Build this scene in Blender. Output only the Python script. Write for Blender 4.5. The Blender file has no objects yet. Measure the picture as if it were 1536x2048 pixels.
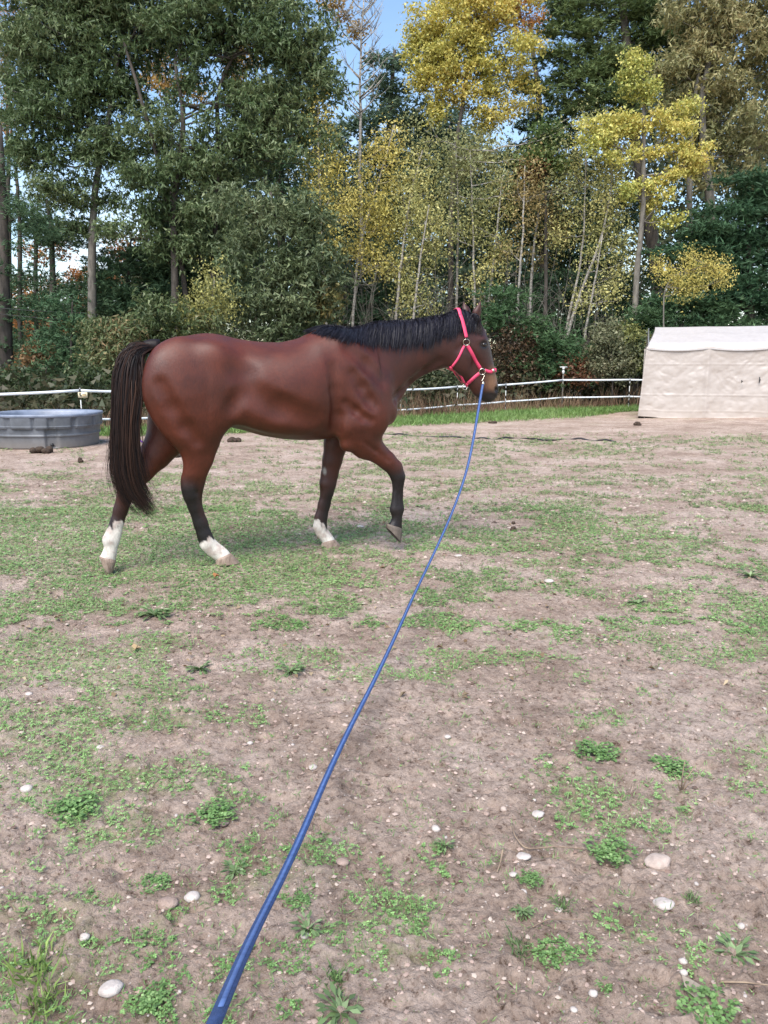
import bpy, math
import numpy as np
from mathutils import Vector

S = bpy.context.scene
COL = S.collection
PI = math.pi

# ------------------------------------------------------------------ camera, world, sun, exposure
CAM_H = 1.4
FPX = 1538.0                       # focal length in photograph pixels (2048 high)
PITCH = math.atan((1024 - 730) / FPX)
cam_d = bpy.data.cameras.new('camera')
cam = bpy.data.objects.new('camera', cam_d)
COL.objects.link(cam)
cam.location = (0, 0, CAM_H)
cam.rotation_euler = (PI / 2 - PITCH, 0, 0)
cam_d.sensor_fit = 'VERTICAL'
cam_d.sensor_height = 36.0
cam_d.lens = 36.0 * FPX / 2048
cam_d.clip_start = 0.05
cam_d.clip_end = 2000
S.camera = cam

SUN_EL, SUN_AZ = math.radians(54), math.radians(200)     # azimuth clockwise from +Y: behind the camera, to the left
world = bpy.data.worlds.new('World')
S.world = world
world.use_nodes = True
nt = world.node_tree
nt.nodes.clear()
out = nt.nodes.new('ShaderNodeOutputWorld')
bg = nt.nodes.new('ShaderNodeBackground')
sky = nt.nodes.new('ShaderNodeTexSky')
sky.sky_type = 'NISHITA'
sky.sun_disc = False
sky.sun_elevation = SUN_EL
sky.sun_rotation = SUN_AZ
sky.air_density = 1.3
sky.dust_density = 0.2
sky.ozone_density = 4.0
geo = nt.nodes.new('ShaderNodeTexCoord')
mp = nt.nodes.new('ShaderNodeMapping')
mp.inputs['Scale'].default_value = (1.0, 1.0, 2.6)
cl = nt.nodes.new('ShaderNodeTexNoise')
cl.inputs['Scale'].default_value = 2.3
cl.inputs['Detail'].default_value = 7
cl.inputs['Roughness'].default_value = 0.6
cr = nt.nodes.new('ShaderNodeValToRGB')
cr.color_ramp.elements[0].position = 0.46
cr.color_ramp.elements[1].position = 0.66
sx = nt.nodes.new('ShaderNodeSeparateXYZ')
lo = nt.nodes.new('ShaderNodeMapRange')                 # more cloud low in the sky
lo.inputs['From Min'].default_value = 0.02
lo.inputs['From Max'].default_value = 0.30
lo.inputs['To Min'].default_value = 0.95
lo.inputs['To Max'].default_value = 0.05
ad = nt.nodes.new('ShaderNodeMath'); ad.operation = 'MULTIPLY'
mx = nt.nodes.new('ShaderNodeMixRGB')
mx.inputs['Color2'].default_value = (6.0, 6.2, 6.8, 1)
nt.links.new(geo.outputs['Generated'], mp.inputs['Vector'])
nt.links.new(mp.outputs['Vector'], cl.inputs['Vector'])
nt.links.new(cl.outputs['Fac'], cr.inputs['Fac'])
nt.links.new(geo.outputs['Generated'], sx.inputs['Vector'])
nt.links.new(sx.outputs['Z'], lo.inputs['Value'])
nt.links.new(lo.outputs['Result'], ad.inputs[0])
nt.links.new(cr.outputs['Color'], ad.inputs[1])
nt.links.new(ad.outputs[0], mx.inputs['Fac'])
nt.links.new(sky.outputs['Color'], mx.inputs['Color1'])
nt.links.new(mx.outputs['Color'], bg.inputs['Color'])
bg.inputs['Strength'].default_value = 0.095
nt.links.new(bg.outputs['Background'], out.inputs['Surface'])

sun_d = bpy.data.lights.new('sun', 'SUN')
sun_d.energy = 2.8
sun_d.angle = math.radians(44)
sun_d.color = (1.0, 0.94, 0.86)
sun = bpy.data.objects.new('sun', sun_d)
COL.objects.link(sun)
sun.rotation_euler = (PI / 2 - SUN_EL, 0, -SUN_AZ + PI)
S.view_settings.view_transform = 'Standard'
S.view_settings.look = 'None'
S.view_settings.exposure = 1.3
S.view_settings.gamma = 1.0
S.view_settings.use_curve_mapping = False

# ------------------------------------------------------------------ helpers
def rng(seed):
    return np.random.default_rng(seed)

def ray(px, py):
    a = (1024.0 - py) / FPX
    return np.array([(px - 768.0) / FPX, math.cos(PITCH) + a * math.sin(PITCH), -math.sin(PITCH) + a * math.cos(PITCH)])

def W(px, py, y):
    """the place at distance y (metres in front of the camera) seen at a pixel of the photograph"""
    d = ray(px, py)
    return np.array([0, 0, CAM_H]) + d * (y / d[1])

def project(x, y, z):
    sp, cp = math.sin(PITCH), math.cos(PITCH)
    dz = z - CAM_H
    t = y * cp - dz * sp
    a = (y * sp + dz * cp) / t
    return 768 + FPX * x / t, 1024 - FPX * a

def _hash(ix, iy, s):
    n = (ix.astype(np.int64) * 374761393 + iy.astype(np.int64) * 668265263 + s * 1442695041) & 0x7fffffff
    n = ((n ^ (n >> 13)) * 1274126177) & 0x7fffffff
    n = (n ^ (n >> 16)) & 0xffff
    return n / 65535.0

def noise2(x, y, s=0):
    x = np.asarray(x, float); y = np.asarray(y, float)
    ix = np.floor(x); iy = np.floor(y)
    fx = x - ix; fy = y - iy
    fx = fx * fx * (3 - 2 * fx); fy = fy * fy * (3 - 2 * fy)
    a = _hash(ix, iy, s); b = _hash(ix + 1, iy, s); c = _hash(ix, iy + 1, s); d = _hash(ix + 1, iy + 1, s)
    return (a * (1 - fx) + b * fx) * (1 - fy) + (c * (1 - fx) + d * fx) * fy

def fbm(x, y, s=0, o=4):
    v = 0; amp = 0.5; tot = 0
    for i in range(o):
        v = v + amp * noise2(x * 2 ** i + 17.3 * i, y * 2 ** i - 9.1 * i, s + i); tot += amp; amp *= 0.5
    return v / tot

BUMPS = [(-1.10, 5.28, .022, .30), (-.42, 5.80, .022, .3), (-1.92, 5.16, -.027, .3)]
def H(x, y):
    x = np.asarray(x, float); y = np.asarray(y, float)
    h = (fbm(x / 2.6 + 40, y / 2.6 + 40, 5, 3) - .5) * .07 * np.clip((y - 1) / 3, 0, 1)
    h = h * (1 - np.exp(-((x + 1.1) ** 2 / 2.0 + (y - 5.5) ** 2 / .8)))
    for bx, by, bh, br in BUMPS:
        h = h + bh * np.exp(-((x - bx) ** 2 + (y - by) ** 2) / br ** 2)
    h = h + .12 * np.clip((x - 6.5) / 4, 0, 1) * np.clip((y - 14) / 4, 0, 1)
    return h

def Hs(x, y):
    return float(H(np.array([x]), np.array([y]))[0])

def G(px, py):
    """the ground point seen at a pixel"""
    d = ray(px, py)
    z = 0.0
    for _ in range(4):
        t = (CAM_H - z) / -d[2]
        p = np.array([0, 0, CAM_H]) + d * t
        z = Hs(p[0], p[1])
    p[2] = z
    return p

def mk(name, V, F, mat=None, parent=None, smooth=True, col=None, link=True):
    V = np.asarray(V, np.float32).reshape(-1, 3)
    if not isinstance(F, list):
        F = [F]
    F = [np.asarray(f, np.int32) for f in F if len(f)]
    me = bpy.data.meshes.new(name)
    me.vertices.add(len(V)); me.vertices.foreach_set('co', V.ravel())
    nl = sum(f.size for f in F); nf = sum(len(f) for f in F)
    me.loops.add(nl); me.loops.foreach_set('vertex_index', np.concatenate([f.ravel() for f in F]))
    st = np.concatenate([np.full(len(f), f.shape[1]) for f in F])
    starts = np.concatenate([[0], np.cumsum(st)[:-1]]).astype(np.int32)
    me.polygons.add(nf); me.polygons.foreach_set('loop_start', starts)
    if smooth:
        me.polygons.foreach_set('use_smooth', np.ones(nf, bool))
    me.update(calc_edges=True)
    if col is not None:
        a = me.color_attributes.new('col', 'FLOAT_COLOR', 'POINT')
        c = np.ones((len(V), 4), np.float32); c[:, :np.asarray(col).shape[1]] = col
        a.data.foreach_set('color', c.ravel())
    if mat is not None:
        me.materials.append(mat)
    o = bpy.data.objects.new(name, me)
    if link:
        COL.objects.link(o)
    if parent is not None:
        o.parent = parent
    return o

def tag(o, label=None, cat=None, group=None, kind=None):
    if label: o['label'] = label
    if cat: o['category'] = cat
    if group: o['group'] = group
    if kind: o['kind'] = kind
    return o

def empty(name, loc=(0, 0, 0)):
    o = bpy.data.objects.new(name, None)
    o.location = [float(v) for v in loc]; COL.objects.link(o)
    o.empty_display_size = .1
    return o

class MB:
    """collects shapes into one mesh"""
    def __init__(s): s.V = []; s.F = {}; s.C = []; s.n = 0
    def add(s, V, F, c=None):
        V = np.asarray(V, float).reshape(-1, 3)
        if not isinstance(F, list): F = [F]
        for f in F:
            f = np.asarray(f, int)
            if len(f): s.F.setdefault(f.shape[1], []).append(f + s.n)
        s.V.append(V); s.n += len(V)
        s.C.append(np.tile(np.array(c if c is not None else (.5, .5, .5), float)[:3], (len(V), 1)) if c is None or np.ndim(c) == 1 else np.asarray(c))
    def tube(s, P, R, k=6, c=None, cap=True):
        P = np.asarray(P, float); n = len(P)
        R = np.broadcast_to(np.asarray(R, float), (n,)) if np.ndim(R) < 2 else np.asarray(R)
        T = np.gradient(P, axis=0); T /= np.linalg.norm(T, axis=1)[:, None] + 1e-9
        up = np.array([0, 0, 1.0]) if abs(T[0, 2]) < .9 else np.array([0, 1.0, 0])
        A = np.cross(T, up); A /= np.linalg.norm(A, axis=1)[:, None] + 1e-9
        B = np.cross(T, A)
        an = np.arange(k) * 2 * PI / k
        Vv = P[:, None] + R[:, None, None] * (A[:, None] * np.cos(an)[None, :, None] + B[:, None] * np.sin(an)[None, :, None])
        i = np.arange(n - 1)[:, None] * k; j = np.arange(k)[None]
        f = np.stack([i + j, i + (j + 1) % k, i + k + (j + 1) % k, i + k + j], -1).reshape(-1, 4)
        V2 = Vv.reshape(-1, 3)
        if cap:
            V2 = np.vstack([V2, P[:1], P[-1:]])
            t = np.stack([(np.arange(k) + 1) % k, np.arange(k), np.full(k, n * k)], -1)
            t2 = np.stack([np.arange(k) + (n - 1) * k, (np.arange(k) + 1) % k + (n - 1) * k, np.full(k, n * k + 1)], -1)
            s.add(V2, [f, t, t2], c)
        else: s.add(V2, f, c)
    def box(s, c, d, ax=None, col=None):
        c = np.array(c, float); d = np.array(d, float) / 2
        M = np.eye(3) if ax is None else np.array(ax, float)
        q = np.array([[x, y, z] for z in (-1, 1) for y in (-1, 1) for x in (-1, 1)], float) * d
        s.add(c + q @ M, np.array([[0, 2, 3, 1], [4, 5, 7, 6], [0, 1, 5, 4], [2, 6, 7, 3], [0, 4, 6, 2], [1, 3, 7, 5]]), col)
    def ribbon(s, P, N, w, th, c=None):
        """a strap of width w and thickness th along P with face normals N"""
        P = np.asarray(P, float); N = np.asarray(N, float); n = len(P)
        w = np.broadcast_to(np.asarray(w, float), (n,))
        T = np.gradient(P, axis=0); T /= np.linalg.norm(T, axis=1)[:, None] + 1e-9
        B = np.cross(T, N); B /= np.linalg.norm(B, axis=1)[:, None] + 1e-9
        N = np.cross(B, T)
        h = (w / 2)[:, None]
        r = np.stack([P + B * h, P + B * h + N * th, P - B * h + N * th, P - B * h], 1)
        i = np.arange(n - 1)[:, None] * 4; j = np.arange(4)[None]
        f = np.stack([i + j, i + (j + 1) % 4, i + 4 + (j + 1) % 4, i + 4 + j], -1).reshape(-1, 4)
        e = (n - 1) * 4
        s.add(r.reshape(-1, 3), [f, np.array([[3, 2, 1, 0], [e, e + 1, e + 2, e + 3]])], c)
    def build(s, name, mat=None, parent=None, smooth=True, col=False, origin=None):
        V = np.vstack(s.V)
        if origin is not None: V = V - np.array(origin)
        F = [np.vstack(v) for v in s.F.values()]
        return mk(name, V, F, mat, parent, smooth, np.vstack(s.C) if col else None)

# ------------------------------------------------------------------ materials
def newmat(name):
    m = bpy.data.materials.new(name); m.use_nodes = True
    return m, m.node_tree, m.node_tree.nodes['Principled BSDF']

def ramp(n, stops):
    r = n.nodes.new('ShaderNodeValToRGB')
    e = r.color_ramp.elements
    while len(e) > 1: e.remove(e[-1])
    for i, (p, c) in enumerate(stops):
        q = e[0] if i == 0 else e.new(p)
        q.position = p; q.color = (*c, 1)
    return r

def noise_node(n, scale, detail=4, rough=.55, vec=None):
    t = n.nodes.new('ShaderNodeTexNoise')
    t.inputs['Scale'].default_value = scale; t.inputs['Detail'].default_value = detail; t.inputs['Roughness'].default_value = rough
    if vec is not None: n.links.new(vec, t.inputs['Vector'])
    return t

def simple_mat(name, c1, c2=None, scale=20, rough=.7, bump=0.0, bscale=80, metal=0, spec=.5, stretch=None):
    m, n, b = newmat(name)
    tc = n.nodes.new('ShaderNodeTexCoord')
    v = tc.outputs['Object']
    if stretch:
        mpn = n.nodes.new('ShaderNodeMapping'); mpn.inputs['Scale'].default_value = stretch
        n.links.new(v, mpn.inputs['Vector']); v = mpn.outputs['Vector']
    t = noise_node(n, scale, 5, .6, v)
    c2 = c2 or tuple(x * .75 for x in c1)
    r = ramp(n, [(.35, c2), (.65, c1)])
    n.links.new(t.outputs['Fac'], r.inputs['Fac']); n.links.new(r.outputs['Color'], b.inputs['Base Color'])
    b.inputs['Roughness'].default_value = rough; b.inputs['Metallic'].default_value = metal
    b.inputs['Specular IOR Level'].default_value = spec
    if bump:
        t2 = noise_node(n, bscale, 5, .6, v)
        bp = n.nodes.new('ShaderNodeBump'); bp.inputs['Strength'].default_value = bump; bp.inputs['Distance'].default_value = .01
        n.links.new(t2.outputs['Fac'], bp.inputs['Height']); n.links.new(bp.outputs['Normal'], b.inputs['Normal'])
    return m

def attr_mat(name, rough=.6, spec=.4, trans=0.0, bump=0, bscale=100, var=.15, vscale=8, sheen=0):
    m, n, b = newmat(name)
    a = n.nodes.new('ShaderNodeAttribute'); a.attribute_name = 'col'
    src = a.outputs['Color']
    if var:
        tc = n.nodes.new('ShaderNodeTexCoord')
        t = noise_node(n, vscale, 4, .6, tc.outputs['Object'])
        mr = n.nodes.new('ShaderNodeMapRange')
        mr.inputs['To Min'].default_value = 1 - var * 1.6; mr.inputs['To Max'].default_value = 1 + var * 1.6
        mr.inputs['From Min'].default_value = .2; mr.inputs['From Max'].default_value = .8
        n.links.new(t.outputs['Fac'], mr.inputs['Value'])
        mu = n.nodes.new('ShaderNodeVectorMath'); mu.operation = 'SCALE'
        n.links.new(src, mu.inputs[0]); n.links.new(mr.outputs['Result'], mu.inputs['Scale'])
        src = mu.outputs['Vector']
    n.links.new(src, b.inputs['Base Color'])
    b.inputs['Roughness'].default_value = rough; b.inputs['Specular IOR Level'].default_value = spec
    if sheen:
        b.inputs['Sheen Weight'].default_value = sheen; b.inputs['Sheen Roughness'].default_value = .35
    if bump:
        tc2 = n.nodes.new('ShaderNodeTexCoord')
        t2 = noise_node(n, bscale, 4, .6, tc2.outputs['Object'])
        bp = n.nodes.new('ShaderNodeBump'); bp.inputs['Strength'].default_value = bump; bp.inputs['Distance'].default_value = .005
        n.links.new(t2.outputs['Fac'], bp.inputs['Height']); n.links.new(bp.outputs['Normal'], b.inputs['Normal'])
    if trans:
        tr = n.nodes.new('ShaderNodeBsdfTranslucent'); n.links.new(src, tr.inputs['Color'])
        ms = n.nodes.new('ShaderNodeMixShader'); ms.inputs['Fac'].default_value = trans
        o = [x for x in n.nodes if x.type == 'OUTPUT_MATERIAL'][0]
        n.links.new(b.outputs['BSDF'], ms.inputs[1]); n.links.new(tr.outputs['BSDF'], ms.inputs[2]); n.links.new(ms.outputs['Shader'], o.inputs['Surface'])
    return m

M_leaf = attr_mat('leaf', .5, .35, .3, var=0)
M_needle = attr_mat('needle', .6, .25, .15, var=0)
M_bark = simple_mat('bark', (.085, .07, .058), (.03, .025, .02), 9, .9, .6, 30, stretch=(1, 1, .25))
M_greybark = simple_mat('grey_bark', (.20, .18, .15), (.09, .08, .068), 9, .9, .5, 30, stretch=(1, 1, .3))
M_birch = simple_mat('birch_bark', (.42, .39, .34), (.13, .11, .09), 7, .7, .3, 30, stretch=(1, 1, 2.5))
M_weed = attr_mat('weed_leaf', .5, .35, .25, var=0)
M_dry = attr_mat('dry_stalk', .8, .2, .2, var=0)

# ------------------------------------------------------------------ ground
_r = rng(77)
PRINTS = [(_r.uniform(-.5, .5) * (yy_ * 1.05 + .5), yy_, _r.uniform(.006, .014), _r.uniform(0, 6.28)) for yy_ in 1.5 + 5.5 * _r.random(46) ** 1.3]
def ground_detail(x, y):
    near = np.clip(1.15 - y / 14, 0, 1)
    d = (fbm(x / .16, y / .12, 21, 4) - .5) * .034
    c = fbm(x / .040 + 3, y / .034, 31, 3)
    d = d + np.clip(c - .5, 0, 1) * .040
    c2 = noise2(x / .021 + 5, y / .018, 37)
    d = d + np.clip(c2 - .62, 0, 1) * .022 * (c > .42)
    d = d - np.clip(.40 - fbm(x / .09 + 9, y / .07, 41, 3), 0, 1) * .08
    d = d + (noise2(x / .009, y / .009, 51) - .5) * .0055
    for hx, hy, hd, ha in PRINTS:                        # old hoof prints
        if near.max() <= 0: break
        u = (x - hx) * math.cos(ha) + (y - hy) * math.sin(ha); v = -(x - hx) * math.sin(ha) + (y - hy) * math.cos(ha)
        q = np.sqrt((u / .062) ** 2 + (v / .056) ** 2)
        d = d - hd * np.clip(1.25 - q, 0, .5) * 2 + hd * .7 * np.exp(-((q - 1.45) / .2) ** 2)
    return d * near


rows = []
y = 1.15
while y < 24: 
    rows.append(y); y += max(.0036, y * y / 1.4 / 769 * 1.85)
while y < 700: rows.append(y); y *= 1.07
rows = np.array([-60, -30, -15, -8, -4, -2, -.5, .4, .9] + rows)
w = np.linspace(-1, 1, 471)
yy, ww = np.meshgrid(rows, w, indexing='ij')
ypp = np.maximum(yy, 1.15) + .35
xx = ypp * .68 * ww + np.sign(ww) * 60 * np.abs(ww) ** 25 * np.maximum(1, ypp / 30)
zz = H(xx, yy) + ground_detail(xx, yy)
nr, nc = xx.shape
ii = np.arange(nr - 1)[:, None] * nc + np.arange(nc - 1)[None]
Fg = np.stack([ii, ii + 1, ii + nc + 1, ii + nc], -1).reshape(-1, 4)

def cover(x, y):
    """how much of the ground weeds cover at a place (0..1)"""
    px, py = project(x, y, 0 * x)
    base = np.interp(py, [800, 842, 856, 880, 930, 1000, 1080, 1180, 1280, 1420, 1600, 1800, 2048],
                         [.95, .30, .02, .38, .40, .52, .60, .55, .45, .38, .33, .31, .32])
    left = np.clip((820 - px) / 500, 0, 1)
    right = np.clip((px - 900) / 500, 0, 1)
    base = base + left * np.interp(py, [860, 900, 950, 1010, 1120, 1250, 1350, 1600, 2048], [-.3, -.3, -.12, .20, .26, .2, .1, .05, .02])
    base = base - right * np.interp(py, [850, 1000, 1150, 1300, 2048], [.0, .16, .22, .12, .02])
    return base

dirt, n, b = newmat('paddock_dirt')
tc = n.nodes.new('ShaderNodeTexCoord')
v = tc.outputs['Object']
t1 = noise_node(n, 1.1, 6, .65, v)
r1 = ramp(n, [(.30, (.31, .222, .172)), (.48, (.455, .345, .280)), (.68, (.575, .455, .385))])
n.links.new(t1.outputs['Fac'], r1.inputs['Fac'])
t2 = noise_node(n, 34, 7, .8, v)
r2 = ramp(n, [(.36, (.28, .235, .20)), (.45, (.80, .79, .78)), (.56, (1.0, 1.0, 1.0)), (.68, (1.30, 1.29, 1.27))])  # dark and pale dirt specks; darkest stop paints clod crevice shadows into the colour
n.links.new(t2.outputs['Fac'], r2.inputs['Fac'])
t2b = noise_node(n, 6.5, 6, .72, v)
r2b = ramp(n, [(.34, (.60, .57, .55)), (.5, (.95, .95, .95)), (.66, (1.16, 1.16, 1.16))]); n.links.new(t2b.outputs['Fac'], r2b.inputs['Fac'])
m0 = n.nodes.new('ShaderNodeMixRGB'); m0.blend_type = 'MULTIPLY'; m0.inputs['Fac'].default_value = .8
n.links.new(r1.outputs['Color'], m0.inputs['Color1']); n.links.new(r2b.outputs['Color'], m0.inputs['Color2'])
m1 = n.nodes.new('ShaderNodeMixRGB'); m1.blend_type = 'MULTIPLY'; m1.inputs['Fac'].default_value = 1
n.links.new(m0.outputs['Color'], m1.inputs['Color1']); n.links.new(r2.outputs['Color'], m1.inputs['Color2'])
vo = n.nodes.new('ShaderNodeTexVoronoi'); vo.inputs['Scale'].default_value = 55; n.links.new(v, vo.inputs['Vector'])
gr = ramp(n, [(.10, (1, 1, 1)), (.17, (0, 0, 0))])
n.links.new(vo.outputs['Distance'], gr.inputs['Fac'])
sep = n.nodes.new('ShaderNodeSeparateColor'); n.links.new(vo.outputs['Color'], sep.inputs['Color'])
gt = n.nodes.new('ShaderNodeMath'); gt.operation = 'GREATER_THAN'; gt.inputs[1].default_value = .80
n.links.new(sep.outputs['Red'], gt.inputs[0])
mm = n.nodes.new('ShaderNodeMath'); mm.operation = 'MULTIPLY'
n.links.new(gr.outputs['Color'], mm.inputs[0]); n.links.new(gt.outputs[0], mm.inputs[1])
m2 = n.nodes.new('ShaderNodeMixRGB'); m2.inputs['Color2'].default_value = (.66, .59, .53, 1)
n.links.new(mm.outputs[0], m2.inputs['Fac']); n.links.new(m1.outputs['Color'], m2.inputs['Color1'])
at = n.nodes.new('ShaderNodeAttribute'); at.attribute_name = 'col'
m3 = n.nodes.new('ShaderNodeMixRGB'); m3.inputs['Color2'].default_value = (.23, .27, .11, 1)
tg = noise_node(n, 30, 4, .7, v)
tm = n.nodes.new('ShaderNodeMapRange'); tm.inputs['From Min'].default_value = .42; tm.inputs['From Max'].default_value = .58
n.links.new(tg.outputs['Fac'], tm.inputs['Value'])
mg = n.nodes.new('ShaderNodeMath'); mg.operation = 'MULTIPLY'
n.links.new(at.outputs['Color'], mg.inputs[0]); n.links.new(tm.outputs['Result'], mg.inputs[1])
n.links.new(mg.outputs[0], m3.inputs['Fac']); n.links.new(m2.outputs['Color'], m3.inputs['Color1'])
n.links.new(m3.outputs['Color'], b.inputs['Base Color'])
b.inputs['Roughness'].default_value = .95; b.inputs['Specular IOR Level'].default_value = .15
t3 = noise_node(n, 70, 6, .75, v)
t4 = noise_node(n, 12, 5, .65, v)
sm = n.nodes.new('ShaderNodeMath'); sm.operation = 'ADD'
n.links.new(t3.outputs['Fac'], sm.inputs[0]); n.links.new(t4.outputs['Fac'], sm.inputs[1])
bp = n.nodes.new('ShaderNodeBump'); bp.inputs['Strength'].default_value = 1.0; bp.inputs['Distance'].default_value = .022
n.links.new(sm.outputs[0], bp.inputs['Height']); n.links.new(bp.outputs['Normal'], b.inputs['Normal'])

def wfield(x, y):
    """weed patchiness, spread evenly between 0 and 1"""
    k = fbm(x / .95 + 5, y / .62, 61, 3) * .34 + fbm(x / .30 + 8, y / .24 + 3, 67, 3) * .66
    return 1 / (1 + np.exp(-(k - .502) / .092))
cv = cover(xx, np.maximum(yy, 1.2))
gfac = np.clip((wfield(xx, yy) - (1 - np.clip(cv, 0, 1))) * 3 + .1, 0, 1) * .5
gfac = np.where(yy > 26, .8, gfac)
ground = mk('ground', np.stack([xx, yy, zz], -1).reshape(-1, 3), Fg, dirt, None, True, np.repeat(gfac.reshape(-1, 1), 3, 1))
tag(ground, kind='structure')

# ------------------------------------------------------------------ leaves
def leaf_cards(C, D, N, L, Wd, curl=.15):
    """pointed four-cornered leaves folded along the midrib: C root, D along, N face normal"""
    D = D / (np.linalg.norm(D, axis=1)[:, None] + 1e-9)
    B = np.cross(D, N); B /= np.linalg.norm(B, axis=1)[:, None] + 1e-9
    Nn = np.cross(B, D)
    L = L[:, None]; Wd = Wd[:, None]
    a = C; m = C + D * L * .5 + Nn * L * curl * .5
    V = np.stack([a, m + B * Wd * .5, C + D * L - Nn * L * curl * .3, m - B * Wd * .5], 1).reshape(-1, 3)
    F = np.arange(len(C) * 4).reshape(-1, 4)
    return V, F

def rv(r, n):
    v = r.normal(size=(n, 3)); return v / np.linalg.norm(v, axis=1)[:, None]

def palette(r, cols, n, mixn=None):
    cols = np.array(cols, float)
    k = len(cols)
    u = (r.random(n) * .55 + (mixn if mixn is not None else r.random(n)) * .45) * (k - 1)
    u = np.clip(u, 0, k - 1.001)
    i = u.astype(int); f = (u - i)[:, None]
    c = cols[i] * (1 - f) + cols[i + 1] * f if k > 1 else np.tile(cols[0], (n, 1))
    return c * (r.uniform(.72, 1.28, n)[:, None])

OAK = [(.028, .052, .024), (.050, .085, .040), (.085, .125, .066), (.15, .185, .11)]
PINE = [(.022, .055, .030), (.038, .085, .048), (.065, .125, .072)]
BLUEPINE = [(.035, .075, .055), (.06, .115, .082), (.10, .16, .115)]
YPINE = [(.035, .07, .03), (.065, .115, .048), (.12, .165, .07)]
BIRCH = [(.12, .14, .05), (.26, .26, .09), (.50, .47, .18), (.66, .56, .22)]
BIRCHO = [(.18, .17, .05), (.42, .37, .10), (.62, .52, .15), (.64, .49, .15)]
MAPLE = [(.22, .24, .06), (.44, .41, .10), (.62, .52, .14), (.62, .42, .12)]
ASPEN = [(.20, .25, .07), (.42, .43, .11), (.62, .55, .16), (.62, .46, .13)]
OLIVE = [(.065, .09, .045), (.13, .145, .075), (.21, .21, .12), (.21, .175, .10)]
RUST = [(.07, .035, .02), (.16, .07, .035), (.26, .12, .06)]
GREENSH = [(.03, .05, .02), (.06, .09, .035), (.11, .14, .06)]
ORANGE = [(.18, .08, .03), (.34, .15, .05), (.42, .22, .07)]

DENS = {'oak': 4.4, 'broad': 3.6, 'small': 1.9, 'pine': 3.4}
LSC = {'oak': .86, 'broad': .85, 'small': .95, 'pine': .9}
def clumps(r, cen, rad, step):
    vol = rad[0] * rad[1] * rad[2] * 4.2
    n = max(4, int(vol / step ** 3 * 1.1))
    d = rv(r, n); q = r.random(n) ** .45
    return cen + d * q[:, None] * rad

def foliage(r, cs, style, n_per, pal, mb, scale=1.0, seed=0, clr=1.0):
    n_per = int(n_per * DENS[style]); scale = scale * LSC[style]
    m = len(cs)
    if m == 0: return
    n = m * n_per
    idx = np.repeat(np.arange(m), n_per)
    tone = noise2(cs[:, 0] * .8 + cs[:, 1] * .5 + seed, cs[:, 2] * .9, seed)[idx]
    g = r.normal(size=(n, 3))
    if style == 'oak':
        C = cs[idx] + g * np.array([.26, .26, .17]) * clr
        tw = np.repeat(np.arange(n // 5 + 1), 5)[:n]
        base = C[tw * 5 % n]; C = base + r.normal(size=(n, 3)) * .02
        D = rv(r, n) + np.array([0, 0, -.55]); Nn = rv(r, n) + np.array([0, 0, .9])
        L = r.uniform(.13, .22, n) * scale; Wd = L * r.uniform(.32, .5, n)
    elif style == 'broad':
        C = cs[idx] + g * np.array([.25, .25, .17]) * clr
        D = rv(r, n) + np.array([0, 0, -.2]); Nn = rv(r, n) + np.array([0, -.2, .8])
        L = r.uniform(.09, .15, n) * scale; Wd = L * r.uniform(.65, .95, n)
    elif style == 'small':
        C = cs[idx] + g * np.array([.26, .26, .26]) * clr
        D = rv(r, n) + np.array([0, 0, -.5]); Nn = rv(r, n)
        L = r.uniform(.055, .095, n) * scale; Wd = L * r.uniform(.6, .85, n)
    else:                                                   # pine: sprays of needles in flat plates
        C = cs[idx] + g * np.array([.30, .30, .10]) * clr
        tw = (np.arange(n) // 7) * 7
        C = C[tw] + r.normal(size=(n, 3)) * .012
        ax = rv(r, n) * np.array([1, 1, .35]); ax = ax[tw] + np.array([0, 0, .25])
        D = ax / np.linalg.norm(ax, axis=1)[:, None] + rv(r, n) * .55; Nn = rv(r, n) + np.array([0, 0, .5])
        L = r.uniform(.13, .22, n) * scale; Wd = L * r.uniform(.14, .24, n)
    L = L * r.uniform(.6, 1.45, n); D = D / np.linalg.norm(D, axis=1)[:, None]; B = np.cross(D, Nn); B /= np.linalg.norm(B, axis=1)[:, None] + 1e-9
    V = np.stack([C + B * Wd[:, None] * .55, C + D * L[:, None], C - B * Wd[:, None] * .45 + D * L[:, None] * r.uniform(0, .3, (n, 1))], 1).reshape(-1, 3)
    c = palette(r, pal, n, tone) * np.array({'oak': (1.65, 1.5, 1.25), 'pine': (1.7, 1.38, 1.2), 'broad': (1., 1., 1.), 'small': (1., 1., 1.)}[style])
    mb.add(V, np.arange(n * 3).reshape(-1, 3), np.repeat(c, 3, 0))

def smoothpath(P, n, r, wob=.03):
    P = np.asarray(P, float); t = np.linspace(0, 1, len(P)); u = np.linspace(0, 1, n)
    Q = np.stack([np.interp(u, t, P[:, i]) for i in range(3)], 1)
    k = np.array([.25, .5, .25])
    for _ in range(2):
        Q[1:-1] = .25 * Q[:-2] + .5 * Q[1:-1] + .25 * Q[2:]
    w_ = r.normal(size=(n, 3)) * wob * np.linalg.norm(P[-1] - P[0]) / n * 2
    w_[0] = 0; w_[-1] = 0
    return Q + w_

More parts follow.
